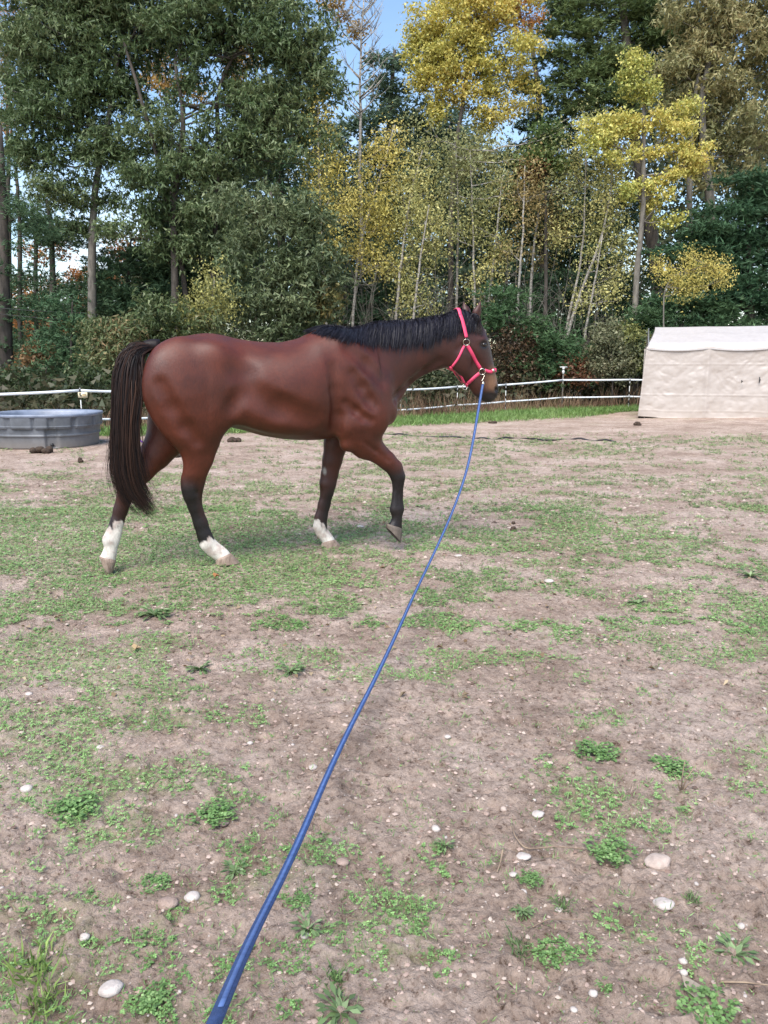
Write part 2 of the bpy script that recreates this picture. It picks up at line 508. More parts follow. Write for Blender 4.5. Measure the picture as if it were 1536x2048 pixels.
def tree(name, label, cat, Y, trunk, r0, r1, blobs, style, pal, n_per=60, step=.75, bark=None, group=None, scale=1.0,
         seed=1, twig=.5, crownname='crown', clr=1.0, stems=None, limbs=8):
    r = rng(seed)
    px0, py0 = trunk[0]
    b0 = W(px0, 790, Y); b0[2] = Hs(b0[0], Y) - .05
    root = empty(name, b0); tag(root, label, cat, group)
    T = [b0] + [W(px, py, Y + r.uniform(-.2, .2)) for px, py in trunk[1:]]
    T = smoothpath(T, 16, r, .01)
    tb = MB(); tr_r = np.linspace(1, 0, 16) ** .8 * (r0 - r1) + r1
    tb.tube(T, tr_r * (1 + .5 * np.exp(-np.arange(16) * 1.5)), 9)
    for st in (stems or []):
        q = [W(st[0][0], 790, Y + r.uniform(-.5, .5))]; q[0][2] = Hs(q[0][0], Y) - .05
        q += [W(px, py, Y + r.uniform(-.3, .3)) for px, py in st[1:]]
        tb.tube(smoothpath(q, 14, r, .015), np.linspace(r0 * .8, r1 * .8, 14), 7)
    br = MB(); cr_ = MB(); anyb = False
    for bl in blobs:
        px, py, rx, ry = bl[:4]; dy = bl[4] if len(bl) > 4 else 0
        dn = bl[5] if len(bl) > 5 else 1.0
        pl = bl[6] if len(bl) > 6 else pal
        c = W(px, py, Y + dy); k = (Y + dy) / FPX
        rad = np.array([rx * k, (rx + ry) * .42 * k, ry * k]) * (1.12 if style in ('oak', 'pine') else 1.0)
        cs = clumps(r, c, rad, step)
        keep = r.random(len(cs)) < .9
        cs = cs[keep]
        foliage(r, cs, style, max(3, int(n_per * dn)), pl, cr_, scale, seed * 7 % 97, clr)
        # a limb to the clump and twigs inside it
        below = T[T[:, 2] < c[2] - .1 * rad[2]]
        a = below[-1] if len(below) else T[1]
        dist = np.linalg.norm(c - a)
        mid = (a + c) / 2 + np.array([0, 0, -.08 * dist])
        q = smoothpath([a, mid, c], 8, r, .06)
        ra = max(.02, min(r0 * .38, dist * .016))
        br.tube(q, np.linspace(ra, ra * .35, 8), 5); anyb = True
        for e in cs[r.random(len(cs)) < twig]:
            s_ = q[r.integers(2, 8)]
            L_ = np.linalg.norm(e - s_)
            if L_ > .2:
                w_ = smoothpath([s_, (s_ + e) / 2 + r.normal(size=3) * .08 * L_, e, e + (e - s_) * .12], 5, r, .05)
                br.tube(w_, np.linspace(ra * .35, .006, 5), 3, cap=False)
    bk = bark or M_bark
    o = -b0
    tb.build('trunk', bk, root, origin=b0)
    if anyb: tag(br.build('branches', bk, root, origin=b0), kind='stuff')
    if cr_.n: tag(cr_.build(crownname, M_needle if style == 'pine' else M_leaf, root, smooth=False, col=True, origin=b0), kind='stuff')
    return root

# far wood that closes the view between the nearer trees (one mass, nothing in it can be counted)
r = rng(900)
fw = MB()
NF = 3700
Yf = r.uniform(42, 58, NF)
pxf = r.uniform(-150, 1700, NF)
X = (pxf - 768) / FPX * Yf
top = np.interp(pxf, [-200, 0, 60, 180, 270, 360, 480, 560, 640, 700, 790, 850, 1080, 1150, 1250, 1400, 1700], [6, 5, 4.2, 4.6, 7.0, 10, 13, 17, 18, 12, 14, 16, 13, 14, 20, 19, 20])
top = top + 2.2 * (noise2(pxf / 45, Yf * 0, 9) - .5) * np.clip(top / 8, .3, 1.5)
Zf = r.random(NF) ** .85 * top
foliage(r, np.stack([X, Yf, Zf + .2], -1), 'broad', 9, [(.025, .04, .02), (.045, .065, .03), (.075, .085, .04), (.13, .10, .045)], fw, 2.9, 3, 2.6)
fwo = fw.build('far_wood', M_leaf, None, smooth=False, col=True)
tag(fwo, 'dim far-off wood of mixed trees seen in the gaps behind the tree line', 'wood', kind='stuff')

# low undergrowth on the wood floor
r = rng(901); ug = MB(); NU = 1500
xu = r.uniform(-14, 20, NU)
yu = np.interp(xu, [-14, -5, -2.5, 0, 1, 3, 5, 8, 20], [17.5, 17.6, 18.8, 20.6, 21.5, 23.4, 24.8, 25.8, 26]) + 14 * r.random(NU) ** 1.4
foliage(r, np.stack([xu, yu, .15 + r.random(NU) * (.5 + .06 * (yu - 17))], -1), 'broad', 9, [(.02, .03, .012), (.045, .06, .025), (.085, .075, .04), (.12, .08, .045)], ug, 1.5, 5, 1.6)
tag(ug.build('undergrowth', M_leaf, None, smooth=False, col=True), 'low shaded undergrowth covering the floor of the wood', 'undergrowth', kind='stuff')

# ---- the tree line
GO = 'trees of the wood behind the fence'
# big green oaks, left half
tree('oak_tree', 'big dark green oak filling the upper left above a pale straight trunk', 'oak tree', 27,
     [(184, 790), (184, 640), (185, 480), (188, 380), (215, 250), (235, 120)], .17, .05,
     [(130, 90, 105, 75), (250, 60, 110, 70), (90, 215, 75, 60), (200, 190, 90, 60), (130, 300, 95, 45), (230, 300, 70, 50), (120, 380, 80, 32),
      (210, 395, 60, 30), (60, 130, 55, 60, 1), (150, -30, 130, 60), (300, -20, 90, 70), (50, 300, 55, 40), (70, 40, 60, 50), (30, 210, 45, 50), (160, 450, 40, 14)],
     'oak', OAK, 62, .72, M_greybark, GO, seed=11)
tree('oak_tree', 'widest dark green oak, long bare limbs showing mid crown, above the horse back', 'oak tree', 26,
     [(352, 790), (350, 600), (347, 480), (350, 380), (372, 250), (350, 120)], .14, .05,
     [(350, 340, 80, 50), (300, 250, 60, 45), (420, 300, 80, 50), (470, 215, 70, 55), (560, 190, 70, 60), (560, 90, 80, 65), (450, 70, 85, 60), (390, 10, 90, 55),
      (520, 0, 90, 50), (610, 60, 55, 75), (340, 420, 70, 40), (430, 400, 60, 45), (600, 270, 50, 55), (510, 300, 65, 50), (290, 350, 60, 40), (640, 170, 35, 60), (330, 475, 50, 28), (400, 480, 60, 35), (455, 500, 50, 40), (280, 420, 40, 22), (210, 455, 45, 14), (360, 160, 30, 25)],
     'oak', OAK, 62, .72, M_bark, GO, seed=12, stems=[[(388, 790), (375, 560), (300, 260), (245, 75)], [(420, 790), (425, 500), (440, 320), (430, 180), (490, 60)]])
tree('oak_tree', 'green oak with drooping leaves low in front of the wood, above the horse withers', 'oak tree', 23.5,
     [(560, 790), (565, 620), (560, 480), (540, 380)], .09, .03,
     [(520, 530, 75, 45), (600, 560, 65, 50), (500, 420, 60, 45), (590, 450, 60, 50), (465, 655, 45, 28), (560, 665, 60, 25), (560, 620, 90, 45), (630, 500, 45, 50), (480, 600, 50, 40), (640, 615, 45, 45, 0, .8, [(.05, .07, .03), (.10, .11, .05), (.22, .16, .07)])],
     'oak', [(.035, .06, .032), (.06, .09, .05), (.10, .135, .08), (.14, .16, .10)], 60, .62, M_bark, GO, seed=13)
tree('oak_sapling', 'dark glossy leafy oak sapling just left of and behind the horse rump', 'sapling', 21.5,
     [(250, 790), (252, 700), (262, 640)], .05, .015,
     [(215, 700, 45, 45), (275, 670, 60, 45), (240, 745, 50, 35), (320, 640, 55, 40), (180, 650, 30, 30), (390, 650, 40, 30)],
     'oak', [(.02, .04, .018), (.05, .08, .035), (.10, .13, .07), (.20, .13, .08)], 60, .5, M_bark, None, seed=14, scale=.85)
# pines at the left edge
for i, (px, tp, Y, rr, lab) in enumerate([
        (10, 250, 23.5, .26, 'thick dark pine trunk at the left edge of the wood'),
        (42, 330, 29, .10, 'slim pine trunk just right of the thick one at the left edge'),
        (72, 420, 31, .10, 'slanting thin pine trunk, middle one of the left group'),
        (104, 400, 29, .14, 'dark pine trunk with drooping boughs, rightmost of the left group')]):
    bl = [(px - 20, 380 + i * 22, 65, 20), (px + 30, 430 + i * 15, 75, 18), (px - 10, 490, 65, 20), (px + 25, 550 + i * 9, 65, 20), (px, 620, 60, 24), (px + 5, 690, 60, 28)]
    if i in (1, 2): bl = bl[:2] + bl[3:]
    if i == 0: bl = bl + [(0, 330, 60, 25), (45, 470, 60, 14)]
    tree('pine_tree', lab, 'pine tree', Y, [(px, 790), (px - 4 + i * 2, 600), (px - 2, 450), (px - 10, tp)], rr, .05, bl, 'pine', PINE, 70, .62, M_bark, 'pines at the left edge of the wood', seed=30 + i, twig=.35)
tree('pine_tree', 'low bushy dark pine filling the shade beneath the oaks, left of centre', 'pine tree', 28,
     [(250, 790), (255, 600), (262, 480)], .12, .03,
     [(215, 560, 50, 30), (270, 540, 60, 35), (330, 520, 60, 45), (400, 530, 65, 50), (230, 620, 65, 40), (330, 600, 80, 45), (420, 620, 60, 45), (150, 690, 60, 40), (90, 720, 60, 30), (150, 610, 40, 35), (200, 560, 40, 30), (360, 560, 50, 45), (440, 560, 50, 40), (300, 640, 60, 40), (300, 690, 60, 50), (360, 470, 50, 40), (440, 440, 50, 40), (200, 500, 35, 22), (470, 480, 50, 50)],
     'pine', PINE, 78, .6, M_bark, GO, seed=40, scale=1.25, twig=.3)
tree('pine_tree', 'soft green young pine in the shade left of the horse tail', 'pine tree', 22.5,
     [(140, 790), (142, 720), (145, 600)], .06, .02,
     [(120, 690, 40, 25), (165, 660, 45, 30), (150, 740, 60, 28), (195, 715, 35, 30), (130, 620, 30, 25)],
     'pine', [(.02, .06, .03), (.04, .095, .05), (.07, .13, .07)], 95, .5, M_bark, None, seed=41)
# background fill pines
tree('pine_tree', 'tall blue green pine standing centre behind the birches', 'pine tree', 32,
     [(770, 790), (772, 500), (775, 300), (790, 100)], .22, .06,
     [(760, 170, 75, 40), (720, 230, 60, 35), (810, 240, 75, 45), (700, 300, 65, 45), (780, 330, 90, 50), (850, 320, 60, 55), (700, 400, 80, 50), (800, 430, 100, 55), (700, 500, 90, 50), (820, 540, 100, 60), (720, 610, 90, 60), (840, 650, 90, 55), (660, 650, 80, 60), (800, 110, 45, 30)],
     'pine', BLUEPINE, 85, .85, M_bark, GO, seed=50, scale=1.5, twig=.3)
tree('hemlock_tree', 'dark feathery conifer low behind the slender birches, centre', 'conifer', 28.5,
     [(690, 790), (690, 650), (695, 520)], .1, .03,
     [(690, 560, 50, 40), (660, 620, 55, 40), (720, 640, 60, 40), (690, 700, 70, 40), (780, 690, 60, 40), (760, 600, 40, 40), (620, 700, 60, 40)],
     'pine', PINE, 75, .7, M_bark, None, seed=58, scale=1.3, twig=.2)
tree('hemlock_tree', 'dark feathery conifer low behind the leaning white birches', 'conifer', 28.5,
     [(1180, 790), (1180, 650), (1185, 520)], .1, .03,
     [(1180, 570, 55, 40), (1150, 640, 60, 45), (1220, 650, 55, 45), (1120, 710, 60, 40), (1200, 720, 60, 40), (1250, 600, 40, 50), (1060, 600, 50, 40)],
     'pine', PINE, 75, .7, M_bark, None, seed=59, scale=1.3, twig=.2)
tree('pine_tree', 'hazy green pine filling the gap under the yellow maple crown', 'pine tree', 37,
     [(900, 790), (905, 500), (900, 250)], .2, .06,
     [(880, 250, 70, 40), (940, 290, 70, 45), (880, 330, 80, 50), (960, 370, 80, 50), (900, 430, 90, 60), (980, 480, 80, 60), (840, 270, 50, 40), (1010, 330, 50, 50)],
     'pine', BLUEPINE, 55, 1.0, M_bark, GO, seed=56, scale=1.7, twig=.3)
tree('pine_tree', 'dusky green pine closing the gap behind the widest oak', 'pine tree', 36,
     [(560, 790), (565, 500), (560, 200)], .2, .06,
     [(560, 250, 80, 60), (500, 340, 80, 60), (600, 350, 80, 60), (540, 440, 90, 60), (640, 460, 60, 60), (440, 430, 60, 60), (600, 150, 70, 60), (560, 540, 90, 60)],
     'pine', PINE, 55, 1.0, M_bark, GO, seed=57, scale=1.7, twig=.3)
tree('pine_tree', 'tall layered white pine with broad sweeping boughs at the upper right', 'pine tree', 31,
     [(1330, 790), (1310, 500), (1270, 300), (1250, 60), (1240, -60)], .3, .09,
     [(1150, 60, 75, 22), (1220, 20, 80, 25), (1180, 110, 90, 20), (1120, 160, 75, 20), (1230, 150, 80, 22), (1170, 205, 80, 24), (1280, 90, 70, 30), (1300, 0, 70, 35), (1130, 0, 50, 25), (1340, 60, 50, 50), (1230, 235, 60, 25), (1380, 120, 50, 60)],
     'pine', YPINE, 110, .6, M_bark, GO, seed=51, scale=1.25, twig=.6)
tree('pine_tree', 'dark pine between the yellow maple and the layered pine', 'pine tree', 34,
     [(1090, 790), (1085, 500), (1080, 200), (1060, 60)], .2, .06,
     [(1085, 250, 65, 45), (1060, 330, 75, 50), (1130, 330, 75, 60), (1090, 430, 110, 60), (1000, 430, 80, 60), (1190, 420, 90, 70), (1060, 540, 120, 60), (1200, 560, 110, 70), (1000, 620, 110, 60), (1140, 670, 120, 60), (930, 540, 80, 70), (905, 650, 80, 60), (1110, 190, 40, 40)],
     'pine', [(.018, .045, .028), (.03, .07, .042), (.055, .10, .065)], 75, .95, M_bark, GO, seed=52, scale=1.6, twig=.3)
tree('pine_tree', 'deep green full pine above the far end of the white shelter, right edge', 'pine tree', 26,
     [(1500, 790), (1500, 600), (1495, 400)], .2, .05,
     [(1500, 400, 60, 40), (1450, 450, 70, 40), (1530, 470, 70, 50), (1400, 480, 60, 40), (1470, 530, 80, 45), (1390, 560, 70, 45), (1530, 580, 60, 50), (1440, 610, 80, 40), (1350, 620, 60, 35), (1520, 650, 70, 35), (1360, 530, 50, 35), (1560, 370, 60, 60)],
     'pine', [(.012, .04, .022), (.025, .068, .036), (.045, .10, .055)], 120, .62, M_bark, GO, seed=53, scale=1.2, twig=.2)
tree('pine_tree', 'soft lighter green young pine just behind the left end of the white shelter', 'pine tree', 25.5,
     [(1400, 790), (1400, 720), (1405, 620)], .07, .02,
     [(1400, 660, 60, 30), (1440, 625, 50, 25), (1350, 690, 60, 30), (1300, 640, 45, 40), (1320, 720, 60, 35), (1270, 700, 45, 40), (1470, 660, 50, 25)],
     'pine', [(.02, .06, .025), (.045, .10, .05), (.075, .15, .085)], 95, .5, M_bark, None, seed=54)
tree('pine_tree', 'little dark pine behind the fence right of the horse nose', 'pine tree', 25.2,
     [(1080, 790), (1082, 700), (1085, 640)], .05, .02,
     [(1080, 700, 45, 35), (1110, 740, 45, 30), (1060, 650, 40, 30), (1130, 690, 35, 35), (1000, 620, 40, 40), (1040, 750, 40, 20)],
     'pine', [(.018, .055, .025), (.035, .085, .04), (.06, .12, .06)], 90, .45, M_bark, None, seed=55)
# maple
tree('maple_tree', 'big golden yellow maple crown rising at the top centre of the wood', 'maple tree', 30,
     [(900, 790), (902, 500), (905, 330), (925, 210), (940, 90)], .12, .04,
     [(905, 60, 85, 45), (990, 50, 75, 50), (870, 120, 60, 45), (950, 130, 85, 40), (1040, 110, 55, 50), (860, 60, 45, 40), (960, -10, 110, 40),
      (900, 170, 50, 28), (930, 205, 60, 28), (1010, 215, 55, 30, 0, 1, BIRCHO), (970, 240, 40, 15, 0, 1, MAPLE), (1060, 30, 30, 40, 0, .7, ORANGE), (850, 150, 30, 25), (1045, 170, 25, 20), (880, 225, 30, 14), (985, 175, 30, 20), (830, 100, 20, 30)],
     'broad', MAPLE, 52, .62, M_bark, GO, seed=60, scale=1.0, clr=.8)
tree('maple_tree', 'half hidden orange maple glowing through the gap in the oaks', 'maple tree', 38,
     [(340, 790), (342, 500), (345, 250)], .15, .05,
     [(320, 160, 60, 50), (380, 190, 45, 30), (470, 130, 50, 60), (300, 90, 45, 40), (700, 20, 45, 50), (360, 540, 40, 30)],
     'broad', [(.16, .12, .04), (.34, .22, .06), (.42, .24, .08)], 40, .9, M_bark, GO, seed=61, scale=1.4)
tree('maple_tree', 'thin orange leaved tree at the top left corner of the view', 'maple tree', 30,
     [(20, 790), (18, 500), (15, 200), (12, 40)], .1, .04,
     [(15, 40, 40, 60), (10, 160, 35, 60), (40, 110, 30, 30), (0, 250, 35, 40)],
     'broad', [(.14, .10, .05), (.30, .17, .08), (.36, .20, .10)], 36, .7, M_bark, GO, seed=62)
tree('maple_tree', 'rusty orange understory tree low at the left behind the pine trunks', 'maple tree', 36,
     [(70, 790), (70, 700), (75, 600)], .08, .03,
     [(60, 640, 70, 40), (130, 630, 60, 35), (130, 570, 50, 30), (40, 560, 60, 40), (90, 500, 50, 30), (20, 720, 50, 30), (190, 560, 50, 40), (110, 720, 50, 20), (260, 500, 40, 30)],
     'broad', ORANGE, 34, .8, M_bark, GO, seed=63, scale=1.3)
# aspen
tree('aspen_tree', 'tallest yellow aspen with pale straight trunk and spaced leafy boughs, right of centre', 'aspen tree', 25.9,
     [(1262, 790), (1270, 560), (1286, 450), (1289, 300), (1285, 180), (1290, 110)], .11, .025,
     [(1290, 125, 35, 25), (1275, 165, 42, 25), (1300, 195, 32, 25), (1250, 245, 35, 20), (1215, 265, 45, 25), (1300, 250, 40, 22), (1370, 215, 32, 22), (1350, 260, 45, 22), (1395, 300, 25, 18),
      (1330, 300, 45, 18), (1240, 310, 35, 20), (1370, 330, 40, 18), (1400, 320, 22, 12), (1305, 370, 42, 18), (1340, 355, 35, 15), (1250, 385, 30, 15), (1315, 410, 30, 22), (1330, 440, 28, 14), (1200, 290, 30, 25), (1170, 265, 25, 20)],
     'broad', ASPEN, 46, .40, M_greybark, GO, seed=70, scale=.85, clr=.6)
tree('maple_sapling', 'thin leaning sapling holding one flat spray of golden leaves before the dark pine', 'sapling', 23.5,
     [(1340, 790), (1325, 640), (1330, 560), (1385, 535), (1450, 530)], .025, .008,
     [(1330, 548, 18, 10), (1352, 562, 20, 9), (1375, 515, 10, 12), (1380, 545, 22, 8), (1362, 582, 14, 7), (1408, 530, 18, 7), (1436, 538, 16, 9), (1446, 560, 10, 10), (1398, 572, 14, 6), (1316, 530, 8, 8)],
     'small', BIRCHO, 60, .22, M_greybark, None, seed=71, scale=.8, clr=.7)
# right olive oak
tree('oak_tree', 'olive brown turning oak that fills the upper right corner', 'oak tree', 28,
     [(1440, 790), (1430, 500), (1410, 330), (1400, 200), (1430, 60)], .2, .06,
     [(1400, 60, 75, 55), (1490, 50, 80, 60), (1430, 130, 90, 55), (1520, 150, 60, 60), (1370, 150, 45, 50), (1400, 220, 60, 40), (1480, 230, 75, 50), (1530, 290, 50, 50), (1450, 300, 60, 40), (1450, -20, 110, 50), (1480, 350, 60, 30), (1410, 370, 30, 30), (1540, 60, 50, 80)],
     'oak', OLIVE, 58, .75, M_greybark, GO, seed=80, stems=[[(1395, 790), (1385, 500), (1375, 330), (1400, 100)]])
# bare tree
bt = tree('dead_tree', 'bare thin grey tree reaching into the blue sky gap at the top', 'tree', 29,
     [(722, 790), (722, 400), (720, 230), (722, 120), (728, -10)], .07, .02, [], 'small', BIRCH, 0, bark=M_birch, group=None, seed=90)
r = rng(91); bb = MB(); o0 = np.array(bt.location)
for k in range(34):
    py = r.uniform(-10, 240); a = W(721 + (120 - py) * .02, py, 29); d = r.choice([-1, 1]); ln = r.uniform(18, 55)
    P = [W(721 + d * ln * f, py - ln * 1.1 * f ** 1.2, 29 + r.uniform(-1, 1) * f) for f in (0, .35, .7, 1)]
    P[0] = a; bb.tube(P, [.03, .02, .013, .007], 4)
    for q in range(3):
        f = r.uniform(.3, .9); s0 = P[1] * (1 - f) + P[3] * f
        e = s0 + np.array([r.uniform(-.6, .6), r.uniform(-.3, .3), r.uniform(.3, .8)])
        bb.tube([s0, (s0 + e) / 2 + r.normal(size=3) * .05, e], [.012, .009, .005], 3)
tag(bb.build('branches', M_birch, bt, origin=o0), kind='stuff')
# birches: (base px, path, blobs, palette, label)
BG = 'slender yellow birches in front of the wood'
birches = [
    ([(655, 790), (650, 560), (640, 400), (636, 260), (634, 200)], [(635, 215, 18, 28), (648, 255, 28, 28), (630, 300, 28, 25), (655, 330, 40, 28), (625, 370, 32, 25), (665, 390, 42, 25), (640, 430, 35, 25), (690, 430, 30, 30), (660, 480, 30, 25)], BIRCHO,
     'orange yellow birch with the highest pointed top, leftmost of the birch row'),
    ([(700, 790), (706, 620), (716, 500), (745, 400), (775, 300), (790, 250)], [(788, 262, 14, 18), (765, 295, 35, 25), (790, 320, 28, 22), (740, 330, 25, 20), (785, 360, 32, 25), (755, 400, 45, 30), (725, 440, 40, 32), (770, 450, 42, 30), (720, 500, 38, 30), (760, 530, 40, 30)], BIRCHO,
     'golden birch second in the row with a tilted peaked top'),
    ([(786, 790), (792, 620), (805, 500), (822, 380), (845, 300)], [(835, 300, 28, 28), (860, 330, 32, 25), (825, 350, 32, 25), (850, 385, 35, 28), (815, 420, 40, 30), (870, 440, 30, 28), (825, 480, 38, 28), (860, 500, 30, 28), (800, 540, 35, 28), (820, 600, 40, 28)], BIRCH,
     'birch with pale green yellow leaves and a pale trunk leaning right, above the horse neck'),
    ([(820, 790), (826, 640), (840, 520), (858, 410)], [(850, 440, 30, 26), (870, 475, 26, 22), (845, 560, 32, 28), (865, 600, 28, 18)], BIRCH,
     'thinner birch stem close beside the right-leaning one above the neck'),
    ([(912, 790), (914, 560), (916, 400), (912, 300)], [(915, 310, 28, 28), (925, 355, 30, 30), (905, 400, 26, 28), (960, 300, 40, 28), (985, 330, 32, 24), (1000, 300, 26, 22)], [(.12, .14, .05), (.24, .24, .09), (.33, .31, .13)],
     'pale green birch with a thin trunk behind the horse poll'),
    ([(968, 790), (970, 640), (988, 520), (1000, 400), (1006, 350)], [(1005, 375, 28, 28), (985, 410, 30, 22), (1010, 425, 26, 28), (960, 455, 35, 20), (1000, 480, 35, 28), (940, 465, 25, 14), (985, 540, 32, 28), (960, 580, 28, 22), (975, 620, 30, 20)], BIRCH,
     'yellow birch whose thin stems rise just behind the horse ears'),
    ([(1031, 790), (1034, 640), (1040, 540), (1048, 420), (1050, 330)], [(1050, 340, 30, 28), (1035, 385, 30, 28), (1065, 400, 28, 28), (1045, 450, 28, 24), (1020, 500, 24, 20)], [(.14, .12, .05), (.27, .21, .08), (.38, .27, .11)],
     'thin pale birch right of the ears, straight and sparse'),
    ([(1055, 790), (1058, 660), (1063, 540), (1075, 440), (1085, 350)], [(1085, 350, 30, 26), (1100, 395, 35, 26), (1080, 430, 28, 24), (1110, 460, 32, 28), (1085, 510, 26, 22)], [(.14, .12, .05), (.27, .21, .08), (.38, .27, .11)],
     'white barked birch with the whitest lower trunk, middle of the right cluster'),
    ([(1115, 790), (1135, 640), (1160, 540), (1170, 440), (1172, 300)], [(1175, 310, 32, 26), (1150, 350, 32, 26), (1190, 370, 30, 24), (1160, 420, 34, 28), (1135, 470, 34, 26), (1180, 470, 28, 26)], BIRCH,
     'birch with grey stem behind the leaning white one'),
    ([(1118, 790), (1130, 680), (1165, 570), (1200, 490), (1220, 400), (1225, 320)], [(1215, 340, 35, 26), (1235, 380, 32, 26), (1200, 400, 35, 26), (1235, 430, 30, 24), (1215, 465, 32, 22), (1240, 490, 32, 24), (1225, 550, 36, 22), (1250, 520, 24, 20), (1205, 580, 26, 14)], BIRCH,
     'strongly leaning white birch whose bright trunk slants right beside the shelter'),
    ([(1165, 790), (1168, 680), (1190, 560), (1205, 470)], [(1190, 510, 28, 22), (1215, 600, 26, 18), (1160, 600, 22, 24)], BIRCH,
     'short thin birch under the strongly leaning white one'),
]
for i, (tp, bl, pal, lab) in enumerate(birches):
    Yb = 26.0 + (i * 37 % 10) * .16
    tree('birch_tree', lab, 'birch tree', Yb, tp, .055 if i not in (7, 9) else .07, .015, bl, 'small', pal, 44, .42, M_birch, BG, seed=100 + i, scale=1.12, twig=.55)
tree('birch_tree', 'faint pale birch mass filling the space below the maple crown', 'birch tree', 26.6,
     [(950, 790), (950, 600), (945, 420), (940, 300)], .05, .012, [(900, 300, 40, 28), (950, 330, 45, 30), (890, 380, 40, 30), (1010, 350, 40, 30), (940, 400, 45, 30), (890, 460, 40, 30), (1130, 300, 40, 25), (1180, 240, 20, 16), (1120, 380, 40, 30), (850, 260, 30, 22)],
     'small', [(.10, .13, .06), (.22, .24, .10), (.36, .36, .16), (.46, .42, .18)], 40, .48, M_birch, BG, seed=119, scale=1.15)
tree('birch_sapling', 'small yellow birch sapling standing behind the horse rump', 'sapling', 21.8,
     [(415, 790), (418, 660), (428, 560)], .025, .008, [(430, 560, 16, 28), (415, 600, 32, 24), (400, 630, 35, 22), (440, 620, 25, 25), (390, 655, 30, 15)],
     'small', [(.2, .2, .06), (.36, .34, .11), (.46, .42, .15)], 60, .32, M_greybark, None, seed=120, scale=.95)
tree('maple_tree', 'green maple crown with a rusty branch, mid height among the birches', 'maple tree', 27,
     [(1090, 790), (1092, 500), (1090, 330)], .08, .03, [(1085, 290, 38, 28), (1105, 270, 30, 22), (1070, 325, 32, 22), (1100, 330, 28, 20), (1060, 340, 18, 12, 0, .8, RUST)],
     'broad', [(.05, .09, .025), (.10, .15, .045), (.17, .20, .06)], 60, .5, M_bark, GO, seed=121)
# shrubs along the fence
shr = [
    ('shrub', 'dark red brown shrub behind the fence just right of the horse nose', 24.9, 1030, [(1015, 665, 22, 16), (1048, 700, 30, 16), (1020, 725, 26, 16), (1055, 735, 24, 14), (1000, 700, 18, 14), (1035, 760, 34, 12), (1060, 680, 14, 14)], [(.045, .05, .025), (.08, .055, .03), (.13, .075, .045), (.14, .15, .07)], 42),
    ('shrub', 'small rust coloured oak bush behind the tall fence post', 24.9, 1150, [(1150, 730, 12, 14), (1142, 752, 18, 10), (1165, 758, 16, 10)], RUST, 50),
    ('shrub', 'olive and tan leafy bush beside the left end of the shelter', 24.9, 1225, [(1210, 690, 32, 26), (1240, 720, 38, 24), (1200, 730, 32, 22), (1225, 750, 40, 16), (1265, 700, 26, 24), (1215, 655, 22, 22)], OLIVE, 62),
    ('shrub', 'yellow flecked twiggy bush touching the shelter corner', 24.9, 1275, [(1280, 700, 26, 24), (1270, 735, 24, 20), (1262, 665, 20, 20)], [(.08, .10, .04), (.18, .20, .07), (.34, .33, .11)], 44),
    ('shrub', 'grey green bush under the horse throat behind the fence', 23.0, 850, [(840, 745, 40, 22), (880, 735, 35, 22), (860, 765, 45, 14), (905, 755, 30, 16)], [(.05, .07, .035), (.10, .12, .06), (.17, .18, .10)], 55),
    ('shrub', 'tan orange leafed bush low at the left beyond the water tank', 23.0, 55, [(55, 720, 30, 16), (85, 705, 25, 14), (20, 745, 30, 16)], [(.10, .06, .03), (.22, .13, .06), (.28, .17, .08)], 46),
    ('shrub', 'dark green undergrowth bush behind the water tank', 20.5, 90, [(60, 765, 50, 22), (120, 768, 50, 22), (10, 760, 40, 24), (170, 755, 35, 25), (215, 770, 30, 18)], GREENSH, 56),
]
for i, (nm, lab, Y, px, bl, pal, npz) in enumerate(shr):
    tree(nm, lab, 'shrub', Y, [(px, 790), (px, 770), (px + 3, 735)], .03, .01, bl, 'broad', pal, npz, .36, M_bark, None, seed=140 + i, crownname='foliage', scale=.85, clr=.8)

# twiggy thicket behind the birches: bare grey stems, nobody could count them
r = rng(300); tk = MB()
for k in range(420):
    px = r.uniform(560, 1290); Yk = r.uniform(25.6, 29)
    a = W(px, 790, Yk); a[2] = 0
    hgt = r.uniform(1.5, 5.5); dv = r.normal(size=2) * .35
    tip = a + np.array([dv[0] * hgt, dv[1] * .5, hgt])
    P = smoothpath([a, (a + tip) / 2 + r.normal(size=3) * .15, tip], 6, r, .05)
    tk.tube(P, np.linspace(.014, .004, 6), 3, cap=False)
    for q in range(4):
        s0 = P[r.integers(1, 5)]; e = s0 + np.array([r.uniform(-1, 1), r.uniform(-.4, .4), r.uniform(.1, .7)])
        tk.tube([s0, (s0 + e) / 2 + r.normal(size=3) * .08, e], [.007, .005, .003], 3, cap=False)
o = tk.build('bare_thicket', M_greybark, None)
tag(o, 'tangle of bare grey twigs under and between the birches', 'thicket', kind='stuff')

